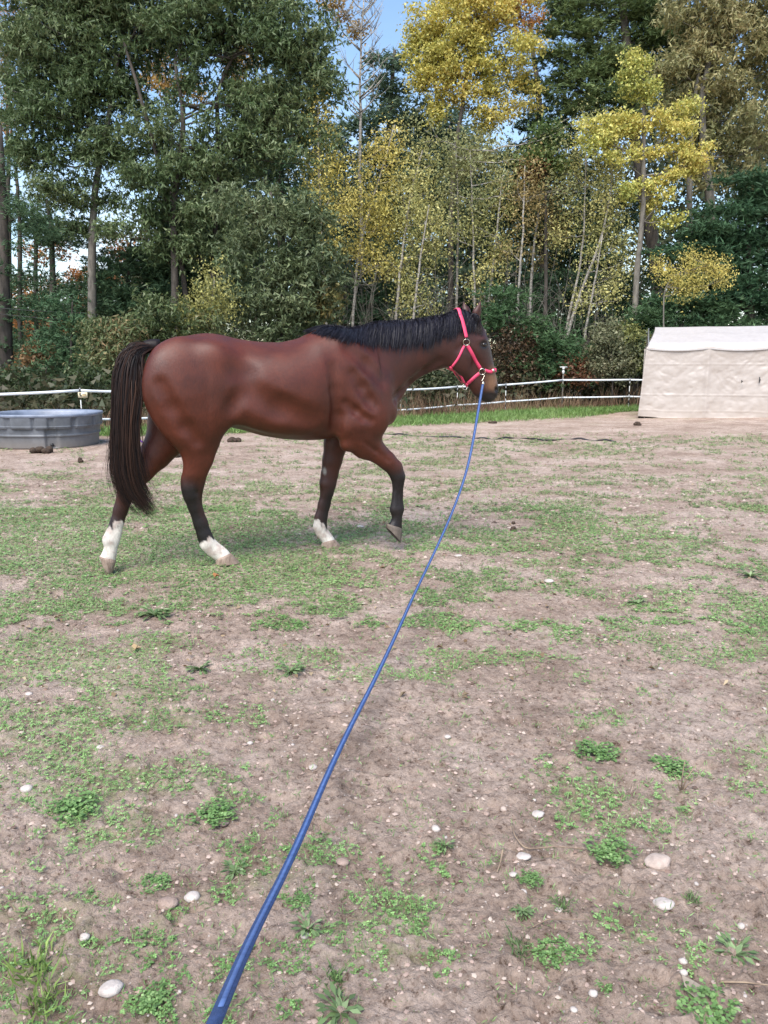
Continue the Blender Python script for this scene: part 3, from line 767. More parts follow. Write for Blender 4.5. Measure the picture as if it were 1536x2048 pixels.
# ------------------------------------------------------------------ electric tape fence
M_tape = simple_mat('fence_tape', (.80, .82, .84), (.62, .66, .70), 60, .5, .2, 200)
M_rod = simple_mat('white_rod', (.72, .72, .70), (.5, .5, .48), 30, .5)
M_blk = simple_mat('black_plastic', (.02, .02, .022), (.012, .012, .014), 30, .45)
posts = [(-150, 14.2, 792, 842), (160, 15.3, 781, 838), (330, 16.6, 782, 834), (480, 18, 782, 829), (640, 19.2, 781, 824), (801, 20.5, 780, 820), (915, 22, 773.5, 810),
         (1012, 23, 769.5, 803), (1126, 24, 760, 795), (1260, 24, 759.5, 793), (1420, 24, 759, 793), (1600, 24, 759, 793)]
fb = W(801, 780, 20.5); fb[2] = 0
fence = empty('tape_fence', fb)
tag(fence, 'low electric fence of two white tapes on thin banded posts along the wood', 'fence')
tops, bots = [], []
for i, (px, Y, pt, pb) in enumerate(posts):
    t = W(px, pt, Y); q = W(px, pb, Y); g = Hs(t[0], Y)
    tops.append(t); bots.append(q)
    big = i == 8
    m = MB()
    if big:
        m.tube([[t[0], Y, g - .1], [t[0], Y, t[2] + .18]], [.022, .022], 8)
        m.build('tall_post', M_greybark, fence, origin=fb)
        m = MB(); z = t[2] + .18
        m.tube([[t[0], Y, z], [t[0], Y, z + .10], [t[0], Y, z + .11], [t[0], Y, z + .14], [t[0], Y, z + .145], [t[0], Y, z + .2]], [.035, .04, .02, .02, .045, .03], 10)
        m.box([t[0], Y, z + .21], [.22, .05, .03])
        m.build('insulator', M_rod, fence, origin=fb)
    else:
        rod = MB(); rod.tube([[t[0], Y, g - .1], [t[0], Y, t[2] + .05]], [.011, .011], 6); pr = rod.build('post', M_rod, fence, origin=fb)
        for k in range(3):
            z = g + (t[2] - g) * (.22 + k * .29); bd = MB(); bd.tube([[t[0], Y, z], [t[0], Y, z + .09]], [.014, .014], 6); bd.build('band', M_blk, pr, origin=fb)
        bd = MB(); bd.tube([[t[0], Y - .012, t[2] - .03], [t[0], Y - .012, t[2] + .04]], [.018, .018], 6); bd.build('clip', M_blk, pr, origin=fb)
def tapemesh(pts, w):
    m = MB(); rr_ = rng(5)
    for a, c in zip(pts[:-1], pts[1:]):
        nn = 8; f = np.linspace(0, 1, nn)[:, None]; P = a * (1 - f) + c * f
        P[:, 2] -= .02 * 4 * (f * (1 - f))[:, 0] * rr_.uniform(.3, 1.2)
        P[:, 1] -= .02
        N = np.tile([0, -1.0, 0], (nn, 1)); m.ribbon(P, N, w, .003)
    return m
tapemesh(tops, .052).build('tape', M_tape, fence, smooth=False, origin=fb)
tapemesh(bots, .045).build('tape', M_tape, fence, smooth=False, origin=fb)
# warning plates on the fence
M_sign = simple_mat('warning_plate', (.72, .62, .42), (.62, .53, .36), 10, .5)
for (px, py, Y, wd, ht, lab) in [(165.5, 790, 15.27, 18.5, 11, 'cream warning plate with black hand mark on the fence behind the water tank'),
                                 (806, 786, 20.47, 9.5, 7.5, 'small pale warning plate on the fence in front of the horse chest')]:
    c = W(px, py, Y); k = Y / FPX
    root = empty('warning_sign', c); tag(root, lab, 'sign')
    m = MB(); m.box([0, 0, 0], [wd * k, .006, ht * k]); m.build('plate', M_sign, root, smooth=False)
    m = MB()   # black hand with a bolt, left half; thin text bars in yellow brown right
    hw, hh = wd * k / 2, ht * k / 2
    m.box([-hw * .55, -.0055, hh * .25], [hw * .28, .004, hh * .7])
    m.box([-hw * .38, -.0058, -hh * .25], [hw * .34, .004, hh * .38])
    for s_ in (-1, 0, 1): m.box([-hw * (.55 - s_ * .1), -.005, hh * .72], [hw * .06, .004, hh * .3])
    m.build('symbol', M_blk, root, smooth=False)
    m = MB(); m.box([hw * .35, -.005, hh * .3], [hw * .8, .003, hh * .22]); m.box([hw * .35, -.005, -hh * .2], [hw * .8, .003, hh * .22])
    m.build('print', simple_mat('print', (.45, .30, .12), None, 40, .6), root, smooth=False)

# ------------------------------------------------------------------ shelter
A = np.array([.955, -.297, 0]); Bv = np.array([.297, .955, 0]); 
P0 = W(1285, 828, 20.5); P0[2] = Hs(P0[0], 20.5)
Lt, Wt = 6.1, 3.0
cloth, n, b = newmat('shelter_cloth')
tc = n.nodes.new('ShaderNodeTexCoord')
t1 = noise_node(n, 1.6, 5, .6, tc.outputs['Object'])
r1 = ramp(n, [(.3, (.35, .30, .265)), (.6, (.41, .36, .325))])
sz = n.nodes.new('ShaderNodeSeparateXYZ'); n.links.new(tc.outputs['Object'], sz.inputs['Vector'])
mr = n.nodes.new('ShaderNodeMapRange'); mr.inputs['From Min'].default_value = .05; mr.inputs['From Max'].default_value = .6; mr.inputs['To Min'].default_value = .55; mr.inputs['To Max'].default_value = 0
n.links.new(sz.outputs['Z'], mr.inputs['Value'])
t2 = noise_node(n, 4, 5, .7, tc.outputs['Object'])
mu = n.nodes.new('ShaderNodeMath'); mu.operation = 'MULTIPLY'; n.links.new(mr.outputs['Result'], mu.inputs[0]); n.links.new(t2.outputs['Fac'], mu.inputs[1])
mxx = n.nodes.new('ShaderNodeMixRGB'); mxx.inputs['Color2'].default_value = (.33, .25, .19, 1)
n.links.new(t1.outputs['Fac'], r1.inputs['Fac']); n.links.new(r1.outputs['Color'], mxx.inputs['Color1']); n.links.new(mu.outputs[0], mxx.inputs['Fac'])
n.links.new(mxx.outputs['Color'], b.inputs['Base Color']); b.inputs['Roughness'].default_value = .42; b.inputs['Specular IOR Level'].default_value = .45
t3 = noise_node(n, 22, 5, .6, tc.outputs['Object']); bp = n.nodes.new('ShaderNodeBump'); bp.inputs['Strength'].default_value = .12; bp.inputs['Distance'].default_value = .02
n.links.new(t3.outputs['Fac'], bp.inputs['Height']); n.links.new(bp.outputs['Normal'], b.inputs['Normal'])
b.inputs['Transmission Weight'].default_value = 0.0
tent = empty('shelter', P0)
tag(tent, 'low cream fabric run-in shelter with wrinkled side wall, cut off by the right edge', 'shelter')
tent_base = P0.copy()
def tw(a, bq, z):                                    # shelter coordinates to offsets from its corner
    return np.stack([a * A[0] + bq * Bv[0], a * A[1] + bq * Bv[1], z], -1)
prof = [(0.0, 0.0), (.045, .95), (.10, 1.84), (.16, 1.93), (.85, 2.22), (1.5, 2.42), (2.15, 2.22), (2.84, 1.93), (2.90, 1.84), (2.955, .95), (3.0, 0.0)]
def wrinkle(a, z):
    bay = (a / 1.525) % 1.0
    q = fbm(a * 2.3 + z * 1.6, z * 3.4 - a * .5, 7, 4) - .5
    q2 = 1 - np.abs(fbm(a * 3.2 - z * 2.2, z * 2.0 + a * 1.1, 17, 3) * 2 - 1) * 2.4
    rib = np.exp(-(np.minimum(bay, 1 - bay) / .035) ** 2)
    sag = np.sin(bay * PI)
    # folds fanning out from the ribs
    fan = np.sin((z * 9 + np.abs(bay - .5) * 16)) * np.exp(-np.minimum(bay, 1 - bay) * 7) * .5
    seam = sum(np.exp(-((z - zz_) / .012) ** 2) for zz_ in (.20, .62, 1.42))
    diag = np.sin((z * 1.0 - np.abs(bay - .5) * 2.2 + q * .9) * 21) * np.clip(q * 3 + .4, 0, 1)
    vert = np.sin(a * 26 + q * 9 + z * 1.5) * np.exp(-((z - .35) / .3) ** 2)
    return (q * .045 + np.clip(q2, 0, 1) * .012 + sag * .055 + diag * .007 + vert * .006 + fan * .008 - rib * .028 - seam * .012)
na, nz = 200, 76
# side wall
av = np.linspace(0, Lt, na); zv = np.linspace(0, 1.86, nz)
aa, zz2 = np.meshgrid(av, zv, indexing='ij')
env = np.sin(np.clip(zz2 / 1.84, 0, 1) * PI) ** .4
bb2 = np.interp(zz2, [0, .95, 1.86], [0, .045, .10]) + wrinkle(aa, zz2) * env
hem = (fbm(aa * 1.2, 0 * aa, 9, 2) - .45) * .14
zl = zz2 + np.clip(hem, 0, .1) * (1 - zz2 / 1.86) ** 6
zl = zl - .07 * np.sin((aa / 1.525 % 1) * PI) * np.clip(zz2 / 1.86, 0, 1) ** 8
al = aa - .12 * (1 - zz2 / 1.86) * np.exp(-aa * 3)
Vw = tw(al, bb2, zl).reshape(-1, 3)
ii = np.arange(na - 1)[:, None] * nz + np.arange(nz - 1)[None]
Fw = np.stack([ii, ii + nz, ii + nz + 1, ii + 1], -1).reshape(-1, 4)
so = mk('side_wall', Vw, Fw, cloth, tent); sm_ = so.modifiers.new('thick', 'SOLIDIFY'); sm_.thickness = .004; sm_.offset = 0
# back wall
bk2 = Wt - np.interp(zz2, [0, .95, 1.86], [0, .045, .10]) - wrinkle(aa + 7, zz2) * env
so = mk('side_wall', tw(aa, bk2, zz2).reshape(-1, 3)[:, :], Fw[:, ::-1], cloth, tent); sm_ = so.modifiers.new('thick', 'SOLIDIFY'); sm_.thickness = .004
# roof
roof, n, b = newmat('roof_cloth'); b.inputs['Base Color'].default_value = (.80, .755, .73, 1); b.inputs['Roughness'].default_value = .45
tc = n.nodes.new('ShaderNodeTexCoord'); t3 = noise_node(n, 9, 5, .6, tc.outputs['Object'])
rr2 = ramp(n, [(.3, (.38, .35, .34)), (.7, (.43, .40, .39))]); n.links.new(t3.outputs['Fac'], rr2.inputs['Fac']); n.links.new(rr2.outputs['Color'], b.inputs['Base Color'])
nb_ = 70; u = np.linspace(0, 1, nb_)
pb_ = np.array(prof[2:9]); cum = np.r_[0, np.cumsum(np.linalg.norm(np.diff(pb_, axis=0), axis=1))]; cum /= cum[-1]
pb_s = np.stack([np.interp(u, cum, pb_[:, 0]), np.interp(u, cum, pb_[:, 1])], 1)
for _ in range(3): pb_s[1:-1] = (pb_s[:-2] + 2 * pb_s[1:-1] + pb_s[2:]) / 4
aa3, uu3 = np.meshgrid(av, u, indexing='ij')
bz = np.stack([np.interp(uu3, u, pb_s[:, 0]), np.interp(uu3, u, pb_s[:, 1])], -1)
bay = (aa3 / 1.525) % 1
sag = np.sin(bay * PI) * .045 + (fbm(aa3 * 1.6 + uu3 * 3, uu3 * 6, 77, 2) - .5) * .05
bz[..., 1] -= sag * np.abs(np.sin(uu3 * 2 * PI)) + .006 * np.sin(bay * PI)
edge_ = np.clip(1 - uu3 * 14, 0, 1)
bz[..., 1] -= edge_ * (.045 * np.sin(bay * PI) + .06)
bz[..., 0] -= edge_ * .02
aa3 = aa3 + (.22 * np.sin(uu3 * PI) ** .8) * np.exp(-aa3 * 2.2)
Vr = tw(aa3, bz[..., 0], bz[..., 1] + .012).reshape(-1, 3)
ii = np.arange(na - 1)[:, None] * nb_ + np.arange(nb_ - 1)[None]
so = mk('roof', Vr, np.stack([ii, ii + nb_, ii + nb_ + 1, ii + 1], -1).reshape(-1, 4), roof, tent); sm_ = so.modifiers.new('thick', 'SOLIDIFY'); sm_.thickness = .004
# left end panel
m = MB(); ring = [(-.0, .0)] 
eb = []
for q, (pb, pz) in enumerate(prof): eb.append(tw(np.array([.22 * (math.sin(min(max((pb) / 3, 0), 1) * PI) ** .8 if pz > 1.8 else 0) - .12 * (1 - min(pz, 1.86) / 1.86) * (1 if pb < 1.5 else 0) + .01]), np.array([pb]), np.array([pz]))[0])
cen = tw(np.array([.05]), np.array([1.5]), np.array([.0]))[0]
m.add(np.vstack([eb, [cen]]), np.array([[q, q + 1, len(eb)] for q in range(len(eb) - 1)]))
m.build('end_panel', cloth, tent, smooth=False)
M_tube = simple_mat('steel_tube', (.55, .55, .55), None, 20, .4, metal=.8)
for k in range(5):                                    # hoops inside
    a0 = min(k * 1.525 + (.05 if k == 0 else 0), Lt - .03); m = MB()
    pp = np.array([tw(np.array([a0]), np.array([pb + (.05 if pb < 1.5 else -.05)]), np.array([pz - .04 if pz > .5 else pz]))[0] for pb, pz in prof]); m.tube(pp, np.full(len(pp), .019), 6)
    m.build('hoop', M_tube, tent)
m = MB()
for (px, py, hh) in [(1518.5, 760, .16), (1483, 763, .07)]:
    d = ray(px, py); o0 = np.array([0, 0, CAM_H]); nrm = -Bv
    t = np.dot(P0 + Bv * .02 - o0, Bv) / np.dot(d, Bv); c = o0 + d * t - P0
    m = MB(); m.tube([c + [0, 0, hh / 2], c + [.015, 0, 0], c - [0, 0, hh / 2]], [.008, .022, .006], 6); m.build('tear', M_blk, tent)

# ------------------------------------------------------------------ water tank
plast, n, b = newmat('tank_plastic')
tc = n.nodes.new('ShaderNodeTexCoord')
t1 = noise_node(n, 3.5, 6, .65, tc.outputs['Object'])
r1 = ramp(n, [(.32, (.07, .076, .085)), (.55, (.12, .13, .148)), (.75, (.18, .19, .208))]); n.links.new(t1.outputs['Fac'], r1.inputs['Fac'])
sz = n.nodes.new('ShaderNodeSeparateXYZ'); n.links.new(tc.outputs['Object'], sz.inputs['Vector'])
mr = n.nodes.new('ShaderNodeMapRange'); mr.inputs['From Min'].default_value = .0; mr.inputs['From Max'].default_value = .26; mr.inputs['To Min'].default_value = .8; mr.inputs['To Max'].default_value = 0
n.links.new(sz.outputs['Z'], mr.inputs['Value'])
mxx = n.nodes.new('ShaderNodeMixRGB'); mxx.inputs['Color2'].default_value = (.20, .175, .155, 1)
n.links.new(r1.outputs['Color'], mxx.inputs['Color1']); n.links.new(mr.outputs['Result'], mxx.inputs['Fac']); n.links.new(mxx.outputs['Color'], b.inputs['Base Color'])
b.inputs['Roughness'].default_value = .55
TC = W(96, 860, 13.55); TC[2] = Hs(TC[0], 13.55); HT = .575
tank = empty('water_tank', TC); tag(tank, 'round blue grey plastic stock water tank standing on bare dirt at the left edge', 'water tank')
def tank_ring(th, z, off):
    fl = .80 + .055 * z / HT
    rx, ry = fl + off, (fl - .03) + off
    e = 2.5
    c, s_ = np.cos(th), np.sin(th)
    k = (np.abs(c) ** e + np.abs(s_) ** e) ** (-1 / e)
    return np.stack([rx * c * k, ry * s_ * k, z + 0 * th], -1)
nth = 360; th = np.arange(nth) / nth * 2 * PI
zl_ = np.r_[0, .012, np.linspace(.03, HT - .05, 60)]
rows_ = []
for z in zl_:
    off = np.zeros(nth)
    off -= .012 * (z < .01)
    # lower band sits back, a ledge at .21, then a ledge at .345, recessed grooves between upper panels
    if .205 < z < .235: off += .020
    if z > .235: off += .006
    gro = np.zeros(nth)
    for g0, gw in ((-1.92, .055), (-1.43, .03), (-1.12, .05), (-.72, .045), (-.2, .05), (.4, .05), (1.0, .05), (1.6, .05), (2.2, .05), (2.8, .05), (-2.4, .05)):
        dd = np.abs((th - g0 + PI) % (2 * PI) - PI); gro = np.maximum(gro, 1 / (1 + np.exp((dd - gw) * 160)))
    if z > .335: off += .034 * (1 - gro)
    ch = 1 / (1 + np.exp((np.abs((th + 1.12 + PI) % (2 * PI) - PI) - .11) * 120))      # drain recess
    if z < .335: off -= .05 * ch * (1 if z > .02 else .2)
    if .36 < z < .375: off += .008
    rows_.append(tank_ring(th, z, off))
Vt = np.array(rows_).reshape(-1, 3); nzr = len(zl_)
ii = np.arange(nzr - 1)[:, None] * nth; jj = np.arange(nth)[None]
Ft = np.stack([ii + jj, ii + (jj + 1) % nth, ii + nth + (jj + 1) % nth, ii + nth + jj], -1).reshape(-1, 4)
mk('body', Vt, Ft, plast, tank)
rimp = [(-.0, HT - .06), (.030, HT - .055), (.045, HT - .045), (.046, HT - .012), (.035, HT), (-.005, HT), (-.03, HT - .01), (-.05, HT - .05), (-.08, HT - .3), (-.10, .04)]
Vt = np.array([tank_ring(th, z, o_) for o_, z in rimp]).reshape(-1, 3); ii = np.arange(len(rimp) - 1)[:, None] * nth
mk('rim', Vt, np.stack([ii + jj, ii + (jj + 1) % nth, ii + nth + (jj + 1) % nth, ii + nth + jj], -1).reshape(-1, 4), simple_mat('rim_plastic', (.21, .24, .31), (.14, .165, .22), 6, .45), tank)
wat, n, b = newmat('tank_water'); b.inputs['Base Color'].default_value = (.02, .03, .03, 1); b.inputs['Roughness'].default_value = .04
V_ = np.vstack([tank_ring(th, HT - .10, -.055), [[0, 0, HT - .10]]]); mk('water', V_, np.array([[i, (i + 1) % nth, nth] for i in range(nth)]), wat, tank, False)
m = MB(); dr = tank_ring(np.array([-1.12]), .07, -.05)[0]; m.tube([dr, dr * np.array([1.045, 1.045, 1])], [.03, .03], 10); m.build('drain_plug', M_blk, tank)

# ------------------------------------------------------------------ wires, hose, small things
M_wire = simple_mat('wire', (.03, .03, .032), None, 20, .6)
for k, (pa, pb, lab) in enumerate([((-120, 603), (185, 626), 'upper thin dark wire crossing the pine trunks at the left'), ((-120, 612), (185, 642), 'lower thin dark wire crossing the pine trunks at the left')]):
    a = W(*pa, 22.0); c = W(*pb, 23.2); f = np.linspace(0, 1, 14)[:, None]; P = a * (1 - f) + c * f; P[:, 2] -= .25 * (f * (1 - f))[:, 0]
    m = MB(); m.tube(P - a, np.full(14, .009), 5); o = m.build('wire', M_wire); o.location = a; tag(o, lab, 'wire', 'wires at the left edge')
r = rng(401); pts = []
for px, py in [(740, 866), (790, 870), (830, 872), (880, 875), (940, 877), (990, 879), (1040, 876), (1090, 884), (1130, 878), (1170, 880), (1232, 884)]:
    g = G(px, py); pts.append(g + [0, 0, r.uniform(.006, .03)])
pts = np.array(pts); u = np.linspace(0, 1, 60); u0 = np.linspace(0, 1, len(pts))
P = np.stack([np.interp(u, u0, pts[:, i]) for i in range(3)], 1); P[:, 2] = H(P[:, 0], P[:, 1]) + .010 + .020 * np.sin(u * 47 + 2 * np.sin(u * 13))
m = MB(); m.tube(P - pts[0], np.full(60, .017), 6); o = m.build('ground_rope', M_blk); o.location = pts[0]
tag(o, 'black rope lying through the grass between the horse and the shelter', 'rope')
g = G(281, 886); m = MB(); q = np.linspace(0, 4.6, 26); m.tube(np.stack([q * .05 - .1, .04 * np.sin(q * 2), .03 + .02 * np.cos(q * 3)], 1), np.full(26, .014), 6)
o = m.build('purple_strap', simple_mat('purple_web', (.16, .04, .42), None, 30, .6)); o.location = g; tag(o, 'bit of purple strap on the dirt behind the horse tail', 'strap')
g = G(452, 858); m = MB(); m.tube([[0, 0, 0], [0, 0, .06], [0, 0, .075], [0, 0, .07], [0, 0, .02]], [.20, .24, .245, .225, .18], 24)
o = m.build('feed_pan', simple_mat('green_pan', (.10, .22, .15), None, 20, .5)); o.location = g; tag(o, 'shallow green rubber pan on the ground seen under the horse belly', 'pan')

# manure piles
M_dung = simple_mat('dung', (.075, .045, .028), (.03, .02, .014), 60, .9, .8, 120)
def blob_mesh(r, rx, ry, rz, n=10, k=14, jit=.12, fl=0.0):
    th = np.arange(k) / k * 2 * PI; ph = np.linspace(0, PI, n)[1:-1]
    V = [[0, 0, rz]]
    for p_ in ph:
        for t_ in th: V.append([rx * math.sin(p_) * math.cos(t_), ry * math.sin(p_) * math.sin(t_), rz * math.cos(p_)])
    V.append([0, 0, -rz]); V = np.array(V)
    s0 = r.integers(1000)
    q = fbm(V[:, 0] / rx * 1.3 + V[:, 2] / rz + 10 + s0, V[:, 1] / ry * 1.3 + V[:, 2] / rz * .7 + 10, int(s0), 3) - .5
    V *= (1 + q * jit * 4)[:, None]
    if fl: V[:, 2] = np.maximum(V[:, 2], -rz * fl)
    m_ = n - 2; tri = [[0, 1 + i, 1 + (i + 1) % k] for i in range(k)] + [[len(V) - 1, 1 + (m_ - 1) * k + (i + 1) % k, 1 + (m_ - 1) * k + i] for i in range(k)]
    qd = [[1 + a * k + i, 1 + (a + 1) * k + i, 1 + (a + 1) * k + (i + 1) % k, 1 + a * k + (i + 1) % k] for a in range(m_ - 1) for i in range(k)]
    return V, [np.array(tri), np.array(qd)]
r = rng(410)
for px, py, wpx, cnt, lab in [(84, 906, 60, 18, 'dark manure pile on the dirt in front of the water tank'), (470, 884, 40, 12, 'manure pile seen beneath the horse belly'),
                              (1277, 851, 26, 8, 'small dark manure lump on the dirt before the shelter corner'), (985, 847, 24, 7, 'dark manure lump below the horse nose on the dirt strip'),
                              (1345, 822, 60, 9, 'dark dung and dirt at the foot of the shelter wall'), (347, 915, 34, 8, 'flattened manure behind the horse hind legs'), (165, 925, 20, 5, 'little manure heap right of and below the tank'), (1028, 1062, 16, 5, 'brown manure lump on the grass right of the horse front legs')]:
    g = G(px, py); k = np.linalg.norm(g) / FPX * wpx / 2; m = MB()
    for i in range(cnt):
        s_ = k * r.uniform(.14, .3); s_ = min(s_, .05) * 1.0 + .012
        V, F = blob_mesh(r, s_, s_ * .9, s_ * .75, 6, 8); m.add(V + [np.clip(r.normal(), -1.2, 1.2) * k * .36, np.clip(r.normal(), -1.2, 1.2) * k * .22, s_ * .5 + max(0, r.normal()) * .02], F)
    o = m.build('manure_pile', M_dung); o.location = g; tag(o, lab, 'manure')

# ------------------------------------------------------------------ stones
M_stone = [simple_mat('stone_tan', (.50, .40, .34), (.32, .25, .21), 30, .85, .4, 120), simple_mat('stone_pale', (.54, .48, .44), (.34, .29, .26), 30, .85, .4, 120),
           simple_mat('clod', (.38, .28, .235), (.24, .17, .135), 30, .95, .7, 120)]
r = rng(420)
big = [(1315, 1718, 48, 28, 0, 'largest tan rounded stone, alone on the dirt at the lower right'), (222, 1979, 40, 24, 1, 'pale flat oval stone at the lower left corner'),
       (385, 1792, 28, 24, 1, 'rounded grey stone beside a flat clod, left of the blue line'), (336, 1806, 36, 26, 2, 'flat brown earth clod next to a rounded stone, lower left'),
       (54, 1578, 22, 18, 1, 'grey stone at the left among clods above a clover patch'), (626, 1525, 17, 13, 1, 'round light stone just left of the blue line, middle distance'),
       (1098, 1163, 18, 11, 1, 'cream stone on the dirt right of the horse front hoof'), (1076, 1627, 24, 13, 1, 'whitish flat stone in a row of small stones, right of the line'),
       (1130, 1644, 18, 15, 2, 'dull brown stone just right of the whitish flat one'), (1007, 1612, 13, 15, 0, 'upright tan pebble in a row of small stones'),
       (971, 1620, 16, 11, 2, 'brown pebble leftmost of the short stone row'), (1047, 1715, 26, 11, 1, 'long pale stone beneath the curved root'),
       (1026, 1748, 15, 10, 1, 'cream stone at the left of a small clover plant, below the root'), (1046, 1780, 15, 11, 1, 'small round white stone below the root'),
       (1327, 1801, 38, 14, 1, 'flat light grey stone below the largest tan stone'), (1366, 1923, 14, 13, 1, 'whitish stone lower right, left of a leafy weed'),
       (1366, 1958, 13, 13, 1, 'round white stone near the bottom right clover'), (1308, 1748, 12, 8, 0, 'small ochre pebble just left under the largest stone'),
       (196, 1792, 0, 0, 0, ''), (170, 1875, 18, 17, 1, 'white angular stone at the lower left dirt'), (495, 1545, 0, 0, 0, ''), (58, 1385, 14, 9, 1, 'pale stone on the left dirt under the green band'),
       (200, 1490, 17, 11, 1, 'light stone at the left side, mid foreground'), (500, 1488, 11, 11, 1, 'small white stone left of the line among weeds'), (895, 1474, 13, 10, 1, 'small pale stone right of the line, middle distance'),
       (760, 1893, 14, 10, 2, 'brown pebble just right of the blue line near the bottom'), (610, 1871, 16, 13, 1, 'pale pebble close to the right side of the blue line'),
       (1068, 1604, 8, 6, 1, 'tiny white pebble above the flat whitish stone'), (842, 1655, 0, 0, 0, ''), (872, 1655, 17, 17, 1, 'rounded grey stone right of the line near a weed clump'), (916, 1112, 16, 7, 1, 'pale flat stone on the grass right of the lifted hoof'),
       (720, 1053, 16, 6, 1, 'cream flat stone in the grass between the front legs'), (1482, 1848, 14, 13, 1, 'white pebble near the right edge, lower part'), (1120, 1815, 18, 10, 1, 'pale stone chip below a small weed, bottom right'),
       (1147, 2025, 13, 11, 1, 'light pebble at the bottom edge right of the middle'), (446, 1640, 22, 14, 2, 'brown clod left of the blue line beside a clover patch'), (1098, 1666, 12, 9, 2, 'brown pebble under the stone row'),
       (680, 1640, 28, 13, 2, 'long brown clod right of the blue line'), (685, 1726, 26, 18, 2, 'flattish brown clod right of the line, lower middle'), (1186, 1990, 16, 17, 1, 'grey rounded pebble at the lower right')]
for px, py, wpx, hpx, mi, lab in big:
    if not lab: continue
    g = G(px, py + hpx * .35); t = np.linalg.norm(g - [0, 0, CAM_H]); rx = wpx / 2 * t / FPX; rz = max(hpx / 2 * t / FPX * .75, rx * .35)
    V, F = blob_mesh(r, rx, rx * .8, rz, 12, 18, .09)
    o = mk('stone', V, F, M_stone[mi]); dg_ = ground_detail(g[0] + rx * np.array([0, .8, -.8, 0, 0]), g[1] + rx * np.array([0, 0, 0, .7, -.7])); o.location = g + [0, 0, rz * .45 + float(dg_.mean())]; o.rotation_euler = (0, 0, r.uniform(-.5, .5))
    tag(o, lab, 'stone', 'stones lying on the paddock dirt')
prot = []
for k in range(10):
    V, F = blob_mesh(r, 1, r.uniform(.65, .95), r.uniform(.4, .65), 7, 9, .13); mi = [0, 1, 2, 1, 2, 0, 1, 2, 2, 0][k]
    me = mk('pebble', V, F, M_stone[mi], link=False).data; prot.append(me)
# small pebbles: individually placed ones, then gravel as one object
npb = 0
sp = []
while npb < 150:
    px, py = r.uniform(0, 1536), r.uniform(1250, 2048)
    g = G(px, py)
    if fbm(np.array([g[0] * 1.5 + 30]), np.array([g[1] * 1.5]), 71, 2)[0] < .5 and r.random() < .6: continue
    s_ = r.uniform(3.2, 6.5) * np.linalg.norm(g) / FPX
    o = bpy.data.objects.new('pebble', prot[r.integers(10)]); COL.objects.link(o)
    o.location = g + [0, 0, s_ * .22 + float(ground_detail(g[:1], g[1:2])[0])]; o.scale = (s_, s_, s_); o.rotation_euler = (r.uniform(-.2, .2), r.uniform(-.2, .2), r.uniform(0, 6.28))
    tag(o, 'small rounded pebble pressed into the bare dirt', 'pebble', 'small pebbles strewn over the dirt'); npb += 1
m = MB(); N_ = 15000
u_ = r.random(N_); Yg = 1.25 * (9.5 / 1.25) ** u_; Xg = (r.random(N_) * 2 - 1) * (Yg * .55 + .35)
Zg = H(Xg, Yg)
Vb = np.array([[0, 0, .5], [.9, .1, 0], [.2, .8, 0], [-.8, .3, 0], [-.5, -.7, 0], [.4, -.8, 0]]); Fb_ = np.array([[0, 1, 2], [0, 2, 3], [0, 3, 4], [0, 4, 5], [0, 5, 1]])
ang = r.uniform(0, 6.28, N_); sc = (1.0 + 4.6 * r.random(N_) ** 2.6) * (Yg + .8) / FPX
c_, s_ = np.cos(ang), np.sin(ang)
Vg = Vb[None] * sc[:, None, None] * r.uniform(.5, 1.5, (N_, 6, 1)) * np.where(np.arange(N_) % 3 > 0, 1.0, 1.0)[:, None, None]
Vg = np.stack([Vg[..., 0] * c_[:, None] - Vg[..., 1] * s_[:, None] + Xg[:, None], Vg[..., 0] * s_[:, None] + Vg[..., 1] * c_[:, None] + Yg[:, None], Vg[..., 2] + (Zg + ground_detail(Xg, Yg))[:, None]], -1)
colg = np.array([[.34, .25, .21], [.44, .36, .30], [.22, .15, .12], [.42, .32, .27], [.13, .09, .07], [.34, .25, .21]])[r.integers(0, 6, N_)]
m.add(Vg.reshape(-1, 3), (Fb_[None] + (np.arange(N_) * 6)[:, None, None]).reshape(-1, 3), np.repeat(colg, 6, 0))
o = m.build('gravel', attr_mat('gravel', .9, .2, var=.1), None, smooth=False, col=True); tag(o, 'fine gravel and crumbs of earth over the bare dirt', 'gravel', kind='stuff')

# ------------------------------------------------------------------ weeds and grass
CLOV = [(.09, .17, .055), (.16, .29, .09), (.25, .41, .145), (.36, .50, .21)]
GRN2 = [(.045, .085, .045), (.075, .125, .07), (.11, .17, .10)]
YGR = [(.10, .17, .04), (.19, .28, .07), (.27, .36, .11)]
STRAW = [(.16, .11, .07), (.28, .21, .13), (.38, .30, .20)]
def sample_cover(r, N, y0, y1, thr=.62, s=61, sx=.9, sy=.55):
    yv = y0 * (y1 / y0) ** r.random(N)
    xv = (r.random(N) * 2 - 1) * (yv * .56 + .45)
    fine = fbm(xv / .07, yv / .07, 63, 2)
    k = wfield(xv, yv) + (fine - .5) * 1.0
    keep = k > 1 - np.clip(cover(xv, yv), 0, 1) * thr
    return xv[keep], yv[keep]
def blades(r, x, y, L, wd, pal, m, lean=.6, seed=0, per=5, up=.8):
    n = len(x) * per; i = np.repeat(np.arange(len(x)), per)
    C = np.stack([x[i], y[i], H(x, y)[i] + .0], -1) + np.c_[r.normal(size=(n, 2)) * (L[i] * .25)[:, None], np.zeros(n)]
    D = rv(r, n) * lean + np.array([0, 0, up])
    D[:, 2] = np.abs(D[:, 2])
    V, F = leaf_cards(C, D, rv(r, n) + [0, -.6, .2], L[i] * r.uniform(.6, 1.2, n), wd[i], -.2)
    m.add(V, F, np.repeat(palette(r, pal, n, noise2(x * 1.7, y * 1.7, seed)[i]), 4, 0))
